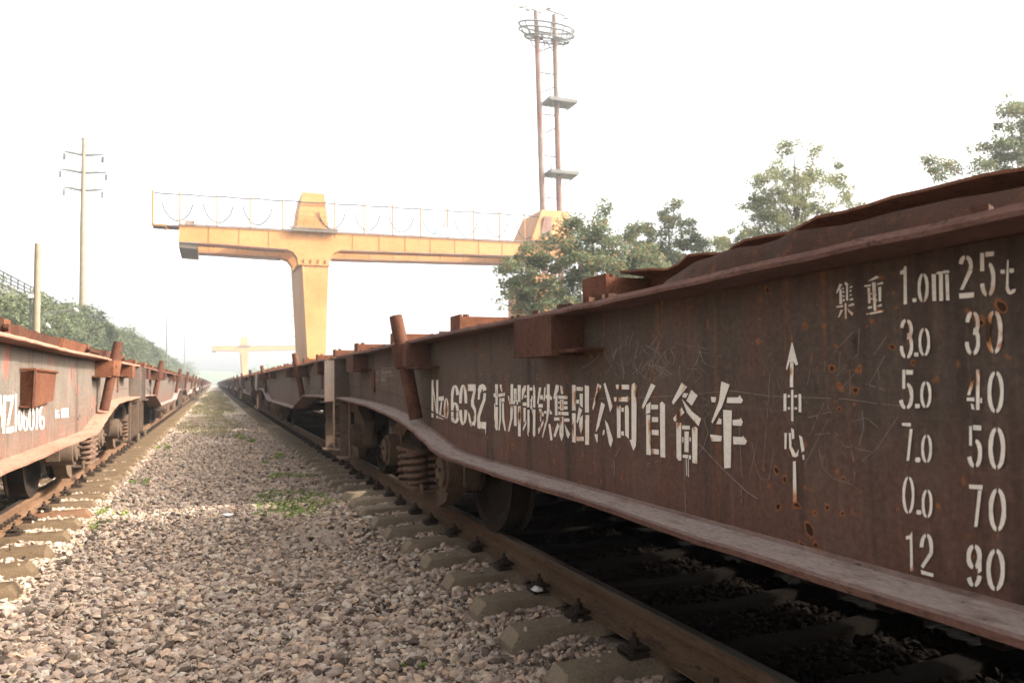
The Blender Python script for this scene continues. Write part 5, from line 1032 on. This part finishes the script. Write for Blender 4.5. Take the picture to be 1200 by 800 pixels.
b = MB(); r3 = random.Random(5)
for k in range(120):
    y = r3.uniform(-1, 7.0); x = r3.uniform(1.09, 1.2); s_ = r3.uniform(.006, .018)
    b.box((x, y, 1.434 + s_ * .4), (s_ * 1.4, s_ * 2, s_), 'scale', Matrix.Rotation(r3.uniform(0, 3), 3, 'Z'))
tag(link('rust_debris', b.mesh('rust_debris'), None), 'crumbs of rust and dirt along the nearest wagon deck edge', 'debris', kind='stuff')
def crumple(name, r_, seed):
    r3 = np.random.RandomState(seed); v = IV * (1 + r3.uniform(-.5, .5, (12, 1))) * r_ * np.array([1.3, 1, .45])
    me = arrays(name, v, IF, 'litter'); return me
tag(link('litter', crumple('litter', .035, 3), None, (1.66, 3.82, .03)), 'crumpled white plastic scrap lying beside the right-hand rail', 'litter', 'white litter on the ballast')
tag(link('litter', crumple('litter', .045, 9), None, (.14, 7.6, -.05)), 'small crumpled white scrap in the middle of the gravel path', 'litter', 'white litter on the ballast')
# ------------------------------------------------------------------ gantry crane
def make_crane(loc, label, detail=True):
    t = thing('gantry_crane', loc, label, 'gantry crane', 'yellow gantry cranes across the yard')
    # two plate girders side by side, joined at the ends
    PROF = [(-2.25, 10.74), (.2, 10.72), (2.6, 10.64), (4.7, 10.60), (5.15, 10.42), (5.42, 10.05), (5.50, 9.58), (7.64, 9.58), (7.72, 10.05), (8.0, 10.45), (8.5, 10.72), (22.8, 10.98), (26.8, 11.02), (26.8, 12.12), (-2.25, 11.86)][::-1]
    for ya, yb in ((-.75, .25), (3.2, 4.2)):
        b = MB(); b.prism(PROF, ya, yb, 'y', 'crane')
        gd = link('main_girder', b.mesh('main_girder', 20), t)
        b = MB()
        for y in (ya - .12, yb + .02):
            b.prism([(-2.3, 11.87), (26.8, 12.13), (26.8, 12.20), (-2.3, 11.95)], y, y + .10, 'y', 'mast')
            for seg in (PROF[::-1][0:4], PROF[::-1][10:13]):
                b.prism([(u, v - .07) for u, v in seg] + [(u, v) for u, v in seg[::-1]], y, y + .12, 'y', 'mast')
        link('edge_rail', b.mesh('edge_rail', 20), gd)
        if detail:
            for k in range(14):
                x = -.4 + 1.95 * k
                if 4.4 < x < 8.6: continue
                b = MB(); b.bx(x - .03, x + .03, ya - .022, ya, 10.80, 11.84 + .0089 * (x + 2.3), 'crane_seam'); link('plate_seam', b.mesh('plate_seam'), gd)
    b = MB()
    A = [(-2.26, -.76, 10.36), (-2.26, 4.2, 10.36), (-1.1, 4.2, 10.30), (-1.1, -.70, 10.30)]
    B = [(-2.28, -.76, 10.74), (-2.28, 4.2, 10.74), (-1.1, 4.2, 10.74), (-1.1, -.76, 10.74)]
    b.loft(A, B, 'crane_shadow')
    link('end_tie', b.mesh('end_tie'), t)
    # platform on the left end
    b = MB()
    b.bx(-3.9, -2.2, -.7, .7, 11.78, 11.86, 'mast'); b.tube([(-3.2, -.6, 11.78), (-2.25, -.6, 11.0)], .03, 'crane_rail', 6); b.tube([(-3.2, .6, 11.78), (-2.25, .6, 11.0)], .03, 'crane_rail', 6)
    b.bx(-3.92, -3.0, -.78, -.72, 11.74, 11.86, 'crane_rail')
    link('end_platform', b.mesh('end_platform'), t)
    # portal legs: two, each a tapered box that widens along the track towards the ground
    def leg(x0, x1, xb0, xb1):
        b = MB()
        A = [(xb0, -.95, 1.1), (xb1, -.95, 1.1), (xb1, 5.6, 1.1), (xb0 - .10, 5.6, 1.1)]
        B = [(x0 + .25, -.75, 9.56), (x1, -.75, 9.56), (x1, 4.2, 9.56), (x0 - .05, 4.2, 9.56)]
        b.loft(A, B, 'crane')
        b.bx(x0 - .06, x1 + .06, -.86, 4.3, 9.50, 9.60, 'crane_rail')
        for k in range(4): b.bx(x0 + .35 + k * .5, x0 + .41 + k * .5, -.83, -.752, 9.6, 9.95, 'crane_seam')
        b.tube([(x0 + .27, -.77, 9.5), (xb0 + .02, -.97, 1.1)], .05, 'crane_rail', 6)
        b.bx(xb0 - .3, xb1 + .3, -2.6, 6.4, .55, 1.1, 'crane')
        for y in (-2.1, 5.9): b.cyl(((xb0 + xb1) / 2 - .12, y, .35), ((xb0 + xb1) / 2 + .12, y, .35), .35, 'grime', 18)
        return b.mesh('leg', 20)
    link('leg', leg(5.52, 7.62, 6.20, 7.30), t)
    link('leg', leg(23.6, 25.7, 23.9, 25.0), t)
    def turret(x0, x1):
        b = MB()
        A = [(x0, -.8, 12.20), (x1, -.8, 12.20), (x1, 3.9, 12.20), (x0, 3.9, 12.20)]
        B = [(x0 + .40, -.6, 14.80), (x1 - .28, -.6, 14.80), (x1 - .28, 3.2, 14.80), (x0 + .40, 3.2, 14.80)]
        b.loft(A, B, 'crane')
        return b.mesh('turret', 20)
    tm = turret(5.40, 7.62)
    link('turret', tm, t)
    b = MB()
    A = [(23.4, -1.2, 12.22), (27.2, -1.2, 12.22), (27.2, 3.6, 12.22), (23.4, 3.6, 12.22)]
    B = [(24.5, -.9, 14.8), (26.9, -.9, 14.8), (26.9, 3.2, 14.8), (24.5, 3.2, 14.8)]
    b.loft(A, B, 'crane')
    hs = link('turret', b.mesh('turret', 20), t)
    b = MB(); b.prism([(24.2, 12.6), (25.2, 12.6), (25.2, 14.2), (24.6, 14.2)], -1.16, -.98, 'y', 'mast'); link('window', b.mesh('window'), hs)
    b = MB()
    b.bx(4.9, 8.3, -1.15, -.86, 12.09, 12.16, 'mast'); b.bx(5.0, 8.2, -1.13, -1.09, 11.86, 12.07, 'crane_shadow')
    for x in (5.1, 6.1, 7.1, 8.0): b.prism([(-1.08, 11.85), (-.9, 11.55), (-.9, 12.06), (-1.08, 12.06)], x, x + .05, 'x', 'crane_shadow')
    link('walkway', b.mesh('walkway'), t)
    b = MB()
    for z in (12.55, 12.95, 13.3): b.tube([(5.2, -1.12, z), (8.0, -1.12, z)], .022, 'crane_rail', 5)
    for x in (5.2, 5.9, 6.6, 7.3, 8.0): b.tube([(x, -1.12, 12.15), (x, -1.12, 13.3)], .025, 'crane_rail', 5)
    link('guard_rail', b.mesh('guard_rail'), t)
    if detail:
        xs = [-3.85, -2.2, .12, 2.27, 4.45] + [8.05 + 2.13 * k for k in range(8)]
        for i, x in enumerate(xs):
            b = MB(); zb = 11.86 + (x + 2.3) * .0087 if x > -3 else 11.84
            b.tube([(0, 0, zb), (0, 0, 14.15 + .012 * x)], .060 if i else .085, 'crane_rail', 6)
            link('cable_post', b.mesh('cable_post'), t, (x, -.80, 0))
        b = MB()
        pts = [(-3.9 + 30.0 * k / 40, -.80, 13.98 + .0118 * (-3.9 + 30.0 * k / 40) - .05 * math.sin(math.pi * (k % 3) / 3)) for k in range(41)]
        b.tube(pts, .045, 'cable', 5)
        link('carrier_wire', b.mesh('carrier_wire'), t)
        for k in range(11):
            if k == 3: continue
            x0 = -3.3 + 2.55 * k; z0 = 13.1 + .01 * x0; b = MB()
            b.tube([(x0 + 1.9 * u, -.80, z0 - .95 * (1 - (2 * u - 1) ** 2) + (.25 if u in (0, 1) else 0)) for u in [j / 12 for j in range(13)]], .042, 'cable', 5)
            b.tube([(x0, -.80, z0 + .25), (x0 - .1, -.80, 13.95 + .012 * x0)], .008, 'cable', 4); b.tube([(x0 + 1.9, -.80, z0 + .25), (x0 + 2.0, -.80, 13.97 + .012 * x0)], .008, 'cable', 4)
            link('festoon_cable', b.mesh('festoon_cable'), t)
        b = MB(); b.bx(15.55, 16.75, -.86, -.83, 12.15, 12.85, 'blue')
        sg = link('notice_board', b.mesh('notice_board'), t); sg['label'] = 'small blue and white notice board'
        b = MB()
        for x0, x1, z0, z1 in ((15.62, 16.68, 12.68, 12.78), (15.66, 15.92, 12.24, 12.58), (16.02, 16.30, 12.24, 12.58), (16.40, 16.64, 12.24, 12.58)): b.bx(x0, x1, -.868, -.861, z0, z1, 'white')
        link('white_lettering', b.mesh('white_lettering'), sg)
        b = MB()
        b.tube([(-1.2, -.7, 11.9), (-1.2, -.7, 12.75)], .03, 'mast', 5); b.tube([(-.55, -.7, 11.9), (-.55, -.7, 12.65)], .03, 'crane_rail', 5); b.tube([(-2.1, -.7, 12.5), (-1.2, -.7, 12.6)], .02, 'crane_rail', 5)
        b.bx(-1.9, -1.3, -.6, .1, 11.93, 12.25, 'mast')
        link('end_stop', b.mesh('end_stop'), t)
    return t
make_crane((0, 55, 0), 'large nearer yellow gantry crane with cable posts spanning above the right-hand wagons')
make_crane((1.6, 232, 0), 'small far yellow gantry crane pale in the haze above the vanishing point', detail=False)

# ------------------------------------------------------------------ twin pole light mast
t = thing('light_mast', (0, 60, 0), 'very tall red oxide twin pole light mast with platforms and a ring cage', 'mast')
for xa, xb in ((27.55, 26.90), (29.05, 28.72)):
    b = MB(); b.tube([(xa, 0, -.1), (xb + (xa - xb) * .42, 0, 20), (xb, 0, 34.4)], [.34, .27, .22], 'mast', 10); link('mast_pole', b.mesh('mast_pole'), t)
for z in (19.5, 26.1):
    b = MB()
    b.bx(27.7, 30.5, -.9, .9, z, z + .30, 'galv')
    for x in (27.8, 30.4):
        b.tube([(x if x > 28 else x + .1, -.85, z), (28.95, 0, z - 1.1)], .05, 'galv', 5)
    for x in (27.75, 28.6, 29.5, 30.4):
        b.tube([(x, -.85, z + .1), (x, -.85, z + .65)], .025, 'galv', 4)
    b.tube([(27.75, -.85, z + .62), (30.4, -.85, z + .62)], .022, 'galv', 4)
    link('platform', b.mesh('platform'), t)
b = MB(); cxm = 27.95
for z, r_ in ((32.0, 2.2), (32.6, 2.75), (33.1, 2.75)):
    b.tube([(cxm + r_ * math.cos(2 * math.pi * k / 20), .36 * r_ * math.sin(2 * math.pi * k / 20), z) for k in range(21)], .09, 'galv', 5)
for k in range(12):
    a = 2 * math.pi * k / 12
    b.tube([(cxm + .5 * math.cos(a), .2 * math.sin(a), 32.0), (cxm + 2.2 * math.cos(a), .8 * math.sin(a), 32.0), (cxm + 2.75 * math.cos(a), .99 * math.sin(a), 33.1)], .07, 'galv', 4)
for x in (27.05, 28.8):
    b.tube([(x - 1.0, 0, 31.9), (x, 0, 30.6)], .05, 'galv', 4); b.tube([(x + 1.0, 0, 31.9), (x, 0, 30.6)], .05, 'galv', 4)
link('ring_cage', b.mesh('ring_cage'), t)
b = MB(); b.tube([(25.4, 0, 34.75), (27.4, 0, 34.35)], .07, 'galv', 5); b.tube([(27.9, 0, 34.75), (30.0, 0, 34.45)], .07, 'galv', 5)
link('cross_arm', b.mesh('cross_arm'), t)
for k in range(9):
    z = 15.5 + 1.9 * k
    b = MB(); b.tube([(27.25 - .01 * k, 0, z), (28.9, 0, z + (.0 if k % 2 else .9))], .06, 'galv', 5); link('brace', b.mesh('brace'), t)
for x, z in ((25.5, 34.6), (26.1, 34.45), (28.2, 34.95), (29.9, 34.3)):
    b = MB(); b.prism([(-.22, -.12), (.22, -.05), (.20, .18), (-.20, .12)], -.2, .15, 'y', 'lamp'); link('floodlight', b.mesh('floodlight'), t, (x, 0, z))
b = MB(); b.tube([(28.15, .1, 0), (27.75, .1, 32)], .03, 'galv', 4); b.tube([(28.5, .1, 0), (28.1, .1, 32)], .03, 'galv', 4)
for k in range(52): b.tube([(28.15 - .4 * k / 52, .1, .6 + k * .6), (28.5 - .4 * k / 52, .1, .6 + k * .6)], .015, 'galv', 4, False)
link('ladder', b.mesh('ladder'), t)

# ------------------------------------------------------------------ poles on the left
t = thing('transmission_pole', (-10.95, 75, 0), 'tall tapered transmission pole with four pairs of cross arms and hanging insulators', 'utility pole')
b = MB(); b.tube([(.15, 0, -.2), (.02, 0, 15), (0, 0, 23.3)], [.31, .24, .16], 'pole', 12); link('pole', b.mesh('pole'), t)
wires = []
for z, w in ((21.9, 1.5), (20.3, 1.8), (18.7, 1.5)):
    for s in (-1, 1):
        b = MB(); b.tube([(s * .1, 0, z - .15), (s * w, 0, z + .02)], [.13, .07], 'galv', 6); b.tube([(s * .1, 0, z + .1), (s * w, 0, z + .03)], .03, 'galv', 5)
        link('cross_arm', b.mesh('cross_arm'), t)
        b = MB(); b.tube([(s * w, 0, z), (s * w, 0, z - .12)], .02, 'insulator', 5)
        for k in range(5): b.tube([(s * w, 0, z - .14 - k * .12), (s * w, 0, z - .20 - k * .12)], [.09, .16], 'insulator', 8)
        link('insulator_string', b.mesh('insulator_string'), t); wires.append((-10.95 + s * w, z - .75))
b = MB(); b.tube([(-.8, 0, 23.25), (.85, 0, 23.25)], .045, 'galv', 6); link('top_arm', b.mesh('top_arm'), t)
def wire_run(pts, r_, sag, y0, y1, nm):
    for x, z in pts:
        b = MB(); n = 16
        b.tube([(x, y0 + (y1 - y0) * k / n, z - sag * (1 - (2 * k / n - 1) ** 2)) for k in range(n + 1)], r_, 'cable', 4, False)
        o = link(nm, b.mesh(nm), None)
        yield o
WL = ['upper path side', 'upper outer', 'middle path side', 'middle outer', 'lower path side', 'lower outer']
WPTS = [wires[1], wires[0], wires[3], wires[2], wires[5], wires[4]]
for o, l in zip(wire_run(WPTS, .014, .9, 75, -25, 'overhead_wire'), WL):
    tag(o, 'faint overhead wire hung from the %s insulator of the tall left pole' % l, 'wire', 'overhead wires at top left')
def slim_pole(loc, h, r_, label, m='pole'):
    t = thing('lamp_post', loc, label, 'pole')
    b = MB(); b.tube([(0, 0, -.2), (0, 0, h)], [r_, r_ * .62], m, 8); link('pole', b.mesh('pole'), t)
    return t
t = thing('concrete_pole', (-5.74, 30, 0), 'short concrete pole with a small lamp arm beside the leafy hedge', 'utility pole')
b = MB(); b.tube([(0, 0, -.2), (0, 0, 6.15)], [.125, .10], 'pole', 14); link('pole', b.mesh('pole'), t)
b = MB(); b.tube([(-.22, .05, -.2), (-.2, .05, 4.4)], .03, 'galv', 6)
for z in (4.2, 3.7, 3.2): b.tube([(-.24, .02, z), (.16, .02, z)], .018, 'galv', 5)
b.box((-.16, -.06, 4.3), (.16, .12, .14), 'lamp'); link('conduit', b.mesh('conduit'), t)
b = MB(); b.tube([(.1, 0, 3.72), (1.15, 0, 3.86)], .022, 'galv', 5); b.tube([(.12, 0, 3.5), (.9, 0, 3.82)], .012, 'galv', 5); link('lamp_arm', b.mesh('lamp_arm'), t)
b = MB(); b.tube([(1.12, 0, 3.9), (1.2, 0, 3.84), (1.28, 0, 3.8)], [.04, .07, .03], 'lamp', 8); link('lamp_head', b.mesh('lamp_head'), t)
b = MB(); b.tube([(.30, 0, 3.35), (.42, 0, 3.2)], [.06, .02], 'lamp', 8); b.tube([(.1, 0, 3.4), (.32, 0, 3.36)], .015, 'galv', 5); link('floodlight', b.mesh('floodlight'), t)
slim_pole((-6.4, 118, 0), 14.2, .11, 'thin hazy lamp post beyond the hedge, left of the two beside the far wagons', 'galv')
slim_pole((-5.6, 165, 0), 13.5, .10, 'faint thinnest lamp post nearer the vanishing point', 'galv')
def small_mast(loc, h, label):
    t = thing('floodlight_mast', loc, label, 'mast')
    for s in (-.5, .5):
        b = MB(); b.tube([(s, 0, -.2), (s * .8, 0, h)], [.16, .10], 'galv', 6); link('mast_pole', b.mesh('mast_pole'), t)
    for z in (h * .55, h * .78, h - .1):
        b = MB(); b.bx(-1.6, 1.6, -.5, .5, z, z + .25, 'galv'); link('platform', b.mesh('platform'), t)
small_mast((20.5, 205, 0), 24.0, 'hazy twin pole floodlight mast behind the far crane beam')

# ------------------------------------------------------------------ trees
def leaf_cloud(cl, per, size, seed, flat=.7):
    """cl: list of (x, y, z, r) clumps; returns quads"""
    r_ = np.random.RandomState(seed)
    C_ = np.repeat(np.array([c[:3] for c in cl]), per, 0); Rr = np.repeat(np.array([c[3] for c in cl]), per)
    n = len(C_)
    d = r_.randn(n, 3); d /= np.linalg.norm(d, axis=1)[:, None]
    P = C_ + d * (Rr * r_.uniform(.15, 1, n) ** .6)[:, None] * np.array([1, 1, flat])
    a = r_.randn(n, 3); a[:, 2] *= .6; a /= np.linalg.norm(a, axis=1)[:, None]
    b_ = np.cross(a, r_.randn(n, 3)); b_ /= np.linalg.norm(b_, axis=1)[:, None]
    L = (size * r_.uniform(.6, 1.3, n))[:, None]; W_ = L * .48
    v = np.stack([P - a * L * .5, P + b_ * W_ * .5, P + a * L * .6, P - b_ * W_ * .5], 1).reshape(-1, 3)
    return v, np.arange(n * 4).reshape(n, 4)
def clumps_from_lobes(lobes, y, n, r0, r1, seed, depth=1.0):
    r_ = random.Random(seed); out = []
    tot = sum(l[2] * l[3] for l in lobes)
    for (x, z, rx, rz) in lobes:
        for k in range(max(3, int(n * rx * rz / tot))):
            a = r_.uniform(0, 6.283); ph = math.acos(r_.uniform(-1, 1)); q = r_.uniform(.25, 1) ** .5
            out.append((x + rx * q * math.sin(ph) * math.cos(a), y + rx * depth * q * math.sin(ph) * math.sin(a), z + rz * q * math.cos(ph), r_.uniform(r0, r1)))
    return out
def tree(name, loc, cl, per, size, leafm, label, cat='tree', group=None, seed=1, trunk_r=.14, fork=.35, nb=30, trunk_n=1):
    """cl in local coordinates round loc"""
    t = thing(name, loc, label, cat, group)
    v, f = leaf_cloud(cl, per, size, seed)
    link('crown', arrays('crown', v, f, leafm), t)
    r_ = random.Random(seed); b = MB()
    cz = min(c[2] for c in cl); top = max(c[2] for c in cl); cxm = sum(c[0] for c in cl) / len(cl); cym = sum(c[1] for c in cl) / len(cl)
    fz = max(.4, cz + (top - cz) * .05)
    trunk = [Vector((0, 0, -.2)), Vector((cxm * .25 + .05, cym * .2, fz * .5)), Vector((cxm * .6, cym * .6, fz)), Vector((cxm * .9, cym * .9, (fz + top) / 2)), Vector((cxm, cym, top - .4))]
    b.tube(trunk, [trunk_r, trunk_r * .8, trunk_r * .65, trunk_r * .4, trunk_r * .1], 'bark', 9)
    link('trunk', b.mesh('trunk', 60), t)
    b = MB(); sel = cl[:]; r_.shuffle(sel)
    for c in sel[:nb]:
        p = Vector(c[:3]); u = r_.uniform(.30, .75)
        zz = fz + (p.z - fz) * u * .6; 
        s_ = Vector((cxm * .8, cym * .8, max(fz * .8, zz)))
        mid = s_.lerp(p, .5) + Vector((r_.uniform(-.2, .2), r_.uniform(-.2, .2), -.10 * (p - s_).length))
        b.tube([s_, s_.lerp(mid, .5), mid, mid.lerp(p, .6), p], [trunk_r * .20, trunk_r * .16, trunk_r * .12, trunk_r * .07, .005], 'bark', 5, False)
        for j in range(3):
            e = p + Vector((r_.uniform(-1, 1), r_.uniform(-1, 1), r_.uniform(-.4, .8))) * c[3]
            b.tube([mid.lerp(p, .7), e], [.012, .004], 'bark', 4, False)
    link('branches', b.mesh('branches', 60), t)
    return t
def lobetree(name, x0, y, lobes, n, r0, r1, per, size, leafm, label, seed, **kw):
    cl = [(a - x0, b_ - y, c, d) for a, b_, c, d in clumps_from_lobes(lobes, y, n, r0, r1, seed)]
    return tree(name, (x0, y, -.1), cl, per, size, leafm, label, seed=seed, **kw)
G_T = 'trees behind the right-hand row'
lobetree('leafy_tree', 10.2, 20, [(9.58, 4.73, 1.08, .97), (10.55, 5.50, 1.04, .85), (8.6, 4.17, 1.01, .75), (10.88, 4.39, 1.18, 1.05), (9.14, 3.56, 1.01, .76), (8.18, 3.66, .62, .5), (11.6, 5.2, .48, .59), (11.92, 4.17, 1.06, 1.06), (8.06, 4.53, .5, .35), (10.5, 3.0, 2.0, .8), (12.6, 4.6, .8, .8), (13.2, 4.2, .8, .8), (12.4, 3.2, 1.2, .8), (12.3, 5.6, .4, .5), (8.9, 5.0, .6, .4), (9.9, 6.0, .35, .4), (10.9, 6.45, .35, .35)], 400, .22, .42, 140, .095, 'leaf_dark', 'dense dark green leafy tree rising behind the right wagons below the mast', 1, group=G_T, trunk_r=.17)
lobetree('leafy_tree', 16.2, 24, [(16.64, 6.9, .7, .66), (15.47, 6.3, .6, .71), (17.42, 6.4, .6, .4), (16.02, 5.5, 1.1, .8), (16.47, 7.66, .33, .4), (15.3, 7.0, .2, .4), (14.7, 5.6, .6, .8), (14.6, 6.6, .25, .4), (15.9, 7.3, .2, .4), (17.2, 5.2, 1.2, .8)], 210, .20, .38, 140, .092, 'leaf_dark', 'smaller thin tree with upright twigs between the dense tree and the tall pale one', 2, group=G_T, trunk_r=.10, nb=34)
lobetree('leafy_tree', 19.2, 27, [(20.6, 6.9, 1.3, .45), (22.2, 7.4, 1.2, .5), (19.3, 6.2, 1.2, .6), (21.2, 6.0, 2.0, .8)], 150, .2, .42, 150, .10, 'leaf_pale', 'low bushy tree showing just over the wagon edge left of the tall pale tree', 3, group=G_T, trunk_r=.10)
lobetree('leafy_tree', 20.6, 22, [(20.78, 9.35, 1.15, .8), (19.5, 8.41, 1.2, .8), (21.79, 8.27, 1.25, .85), (19.87, 7.46, 1.4, .84), (18.85, 6.91, 1.0, .5), (21.32, 7.4, 1.3, .66), (23.54, 8.2, .45, .5), (18.4, 8.5, .4, .3), (20.39, 9.98, .6, .35), (22.4, 9.1, .6, .4), (20.6, 6.2, 1.9, .9), (22.9, 7.2, .8, .5), (19.0, 7.6, .9, .6)], 250, .20, .42, 150, .085, 'leaf_pale', 'tall pale green airy tree in the middle of the skyline above the wagon', 4, group=G_T, trunk_r=.16, nb=36)
lobetree('leafy_tree', 24.6, 16, [(24.07, 9.3, .8, .75), (23.4, 8.2, 1.0, .65), (21.8, 7.55, .85, .38), (20.75, 7.55, .5, .3), (24.62, 8.47, 1.12, 1.12), (20.2, 7.8, .2, .16), (24.31, 10.0, .5, .45), (25.96, 9.33, 1.3, 1.3), (27.2, 8.4, 1.3, 1.3), (25.5, 7.0, 1.6, 1.0)], 260, .18, .38, 150, .082, 'leaf_dark', 'tree at the right edge with a long low branch reaching left over the steel strips', 5, group=G_T, trunk_r=.18, nb=40)

# hedge of dense bushes on the left, individually planted
def bush_clumps(seed, h, rr):
    r_ = random.Random(seed); out = []
    for k in range(95):
        a = r_.uniform(0, 6.283); q = r_.uniform(.1, 1) ** .5; z = r_.uniform(.08, 1)
        w = rr * (1 - .55 * z ** 2.2)
        out.append((w * q * math.cos(a), w * q * math.sin(a), z * h * (1 - .18 * q), r_.uniform(.30, .52)))
    return out
protos = []
for k in range(4):
    protos.append(tree('hedge_bush', (0, 0, 0), bush_clumps(40 + k, (5.4, 5.0, 5.7, 5.2)[k], (1.9, 2.2, 1.8, 2.1)[k]), 80, .13, 'leaf_hedge', 'x', 'bush', seed=50 + k, trunk_r=.10, nb=22))
GH = 'dense bushes along the foot of the wall on the left'
used = set(); idx = 0; y = 23.0
while y < 235:
    for row in (0, 1):
        if y > 130 and row: continue
        p = protos[idx % 4]
        o = p if (idx % 4) not in used and idx < 4 else copy_tree(p)
        used.add(idx % 4)
        s_ = (1.06 if y < 50 else 1.22) * (1.0, 1.22)[row] * rnd.uniform(.90, 1.10)
        o.location = (-8.4 - row * 2.4 + rnd.uniform(-.4, .4), y + row * 1.2 + rnd.uniform(-.5, .5), -.12)
        o.scale = (s_, s_ * (1 if y < 90 else 1.5), s_); o.rotation_euler = (0, 0, rnd.uniform(0, 6.28))
        o['group'] = GH; o['label'] = ('dense green bush at the near end of the hedge, left of the short concrete pole' if y < 33 else 'dense green bush in the hedge between the short pole and the tall transmission pole' if y < 76 else 'hazy green bush in the far stretch of hedge beyond the tall transmission pole')
        idx += 1
    y += 2.2 if y < 90 else 4.2
for y_, h_ in ((255, 1.5), (275, 1.6), (300, 1.8), (325, 2.0)):
    for x_ in (-14, -9.5):
        o = copy_tree(protos[idx % 4]); idx += 1
        o.location = (x_ + rnd.uniform(-1, 1), y_, -.1); o.scale = (h_ * 1.3, h_ * 1.3, h_ * .95); o['group'] = 'hazy trees at the far end of the yard'; o['label'] = 'one of the faint blue-green trees beyond the far end of the left-hand row'
for x_, y_, h_ in ((14, 300, 1.7), (20, 290, 1.8), (27, 300, 2.0), (34, 305, 1.9), (41, 310, 1.7)):
    o = copy_tree(protos[idx % 4]); idx += 1
    o.location = (x_, y_, -.1); o.scale = (h_ * 1.6, h_ * 1.3, h_ * .85); o['group'] = 'hazy trees at the far end of the yard'; o['label'] = 'one of the faint blue-green trees behind the far crane leg'

# ------------------------------------------------------------------ wall with railing
t = thing('retaining_wall', (-14.4, 0, 0), 'long blotchy concrete retaining wall above the hedge on the left', 'wall')
for k in range(38):
    y0 = 10 + k * 7.0
    b = MB(); b.bx(-.5, 0, y0 + .03, y0 + 6.97, -.3, 8.55 + rnd.uniform(-.03, .03), 'wallc'); b.bx(-.6, .1, y0 + .02, y0 + 6.98, 8.60, 8.72, 'wallc')
    if k % 1 == 0: b.bx(0.002, .12, y0 + 3.3, y0 + 3.7, -.3, 8.5, 'wallc')
    link('wall_panel', b.mesh('wall_panel'), t)
t = thing('railing', (-14.4, 0, 8.72), 'dark metal railing running along the top of the concrete wall', 'railing')
b = MB()
for z in (.35, .65, .95): b.tube([(-.2, 10, z), (-.2, 276, z)], .06, 'cable', 5)
link('handrail', b.mesh('handrail'), t)
b = MB(); b.tube([(-.2, 0, 0), (-.2, 0, 1.0)], .06, 'cable', 5); pm_ = b.mesh('railing_post')
for k in range(120): link('railing_post', pm_, t, (0, 10 + k * 2.2, 0))

# ------------------------------------------------------------------ far hills
def hill(name, cx, cy, w, d, h, seed):
    r_ = np.random.RandomState(seed); n = 40; m = 12
    X, Y = np.meshgrid(np.linspace(-1, 1, n), np.linspace(-1, 1, m), indexing='ij')
    Z = h * np.clip(1 - X ** 2, 0, 1) ** .8 * np.clip(1 - Y ** 2, 0, 1) * (1 + .12 * np.sin(X * 9 + seed) + .06 * np.sin(X * 23 + Y * 5)) - .5
    v = np.stack([cx + X * w, cy + Y * d, Z], -1).reshape(-1, 3)
    i, j = np.meshgrid(np.arange(n - 1), np.arange(m - 1), indexing='ij'); q_ = (i * m + j).ravel()
    tag(link(name, arrays(name, v, np.stack([q_, q_ + m, q_ + m + 1, q_ + 1], -1), 'hill', True)), kind='structure')
hill('hill', 60, 420, 60, 25, 14, 1)
hill('hill', -38, 400, 36, 25, 15, 2)
hill('hill', 5, 445, 60, 15, 8, 3)

# ------------------------------------------------------------------ unseen block added beyond the right-hand row to shade the wagon undersides
t = thing('shade_block', (4.42, 0, 0), 'unseen low concrete block added behind the right-hand wagons to shade their undersides', 'platform')
for k in range(13):
    y0 = -30 + k * 2.85
    b = MB(); b.bx(0, 1.3, y0 + .01, y0 + 2.84, -.3, .86 + rnd.uniform(-.05, .05), 'wallc'); b.bx(-.06, 0, y0 + .012, y0 + 2.83, .60, .74, 'concrete')
    link('shade_slab', b.mesh('shade_slab'), t)

# ------------------------------------------------------------------ haze
b = MB(); b.bx(-470, 470, -60, 490, -1.6, 44, 'dark')
hz = link('haze', b.mesh('haze'))
hm = bpy.data.materials.new('haze_air'); hm.use_nodes = True
hn = hm.node_tree.nodes; hn.clear()
ho = hn.new('ShaderNodeOutputMaterial'); pv = hn.new('ShaderNodeVolumePrincipled')
pv.inputs['Color'].default_value = (.84, .92, 1.0, 1)
pv.inputs['Density'].default_value = .0012
pv.inputs['Anisotropy'].default_value = .2
hm.node_tree.links.new(pv.outputs[0], ho.inputs['Volume'])
hz.data.materials.clear(); hz.data.materials.append(hm)
tag(hz, kind='stuff')
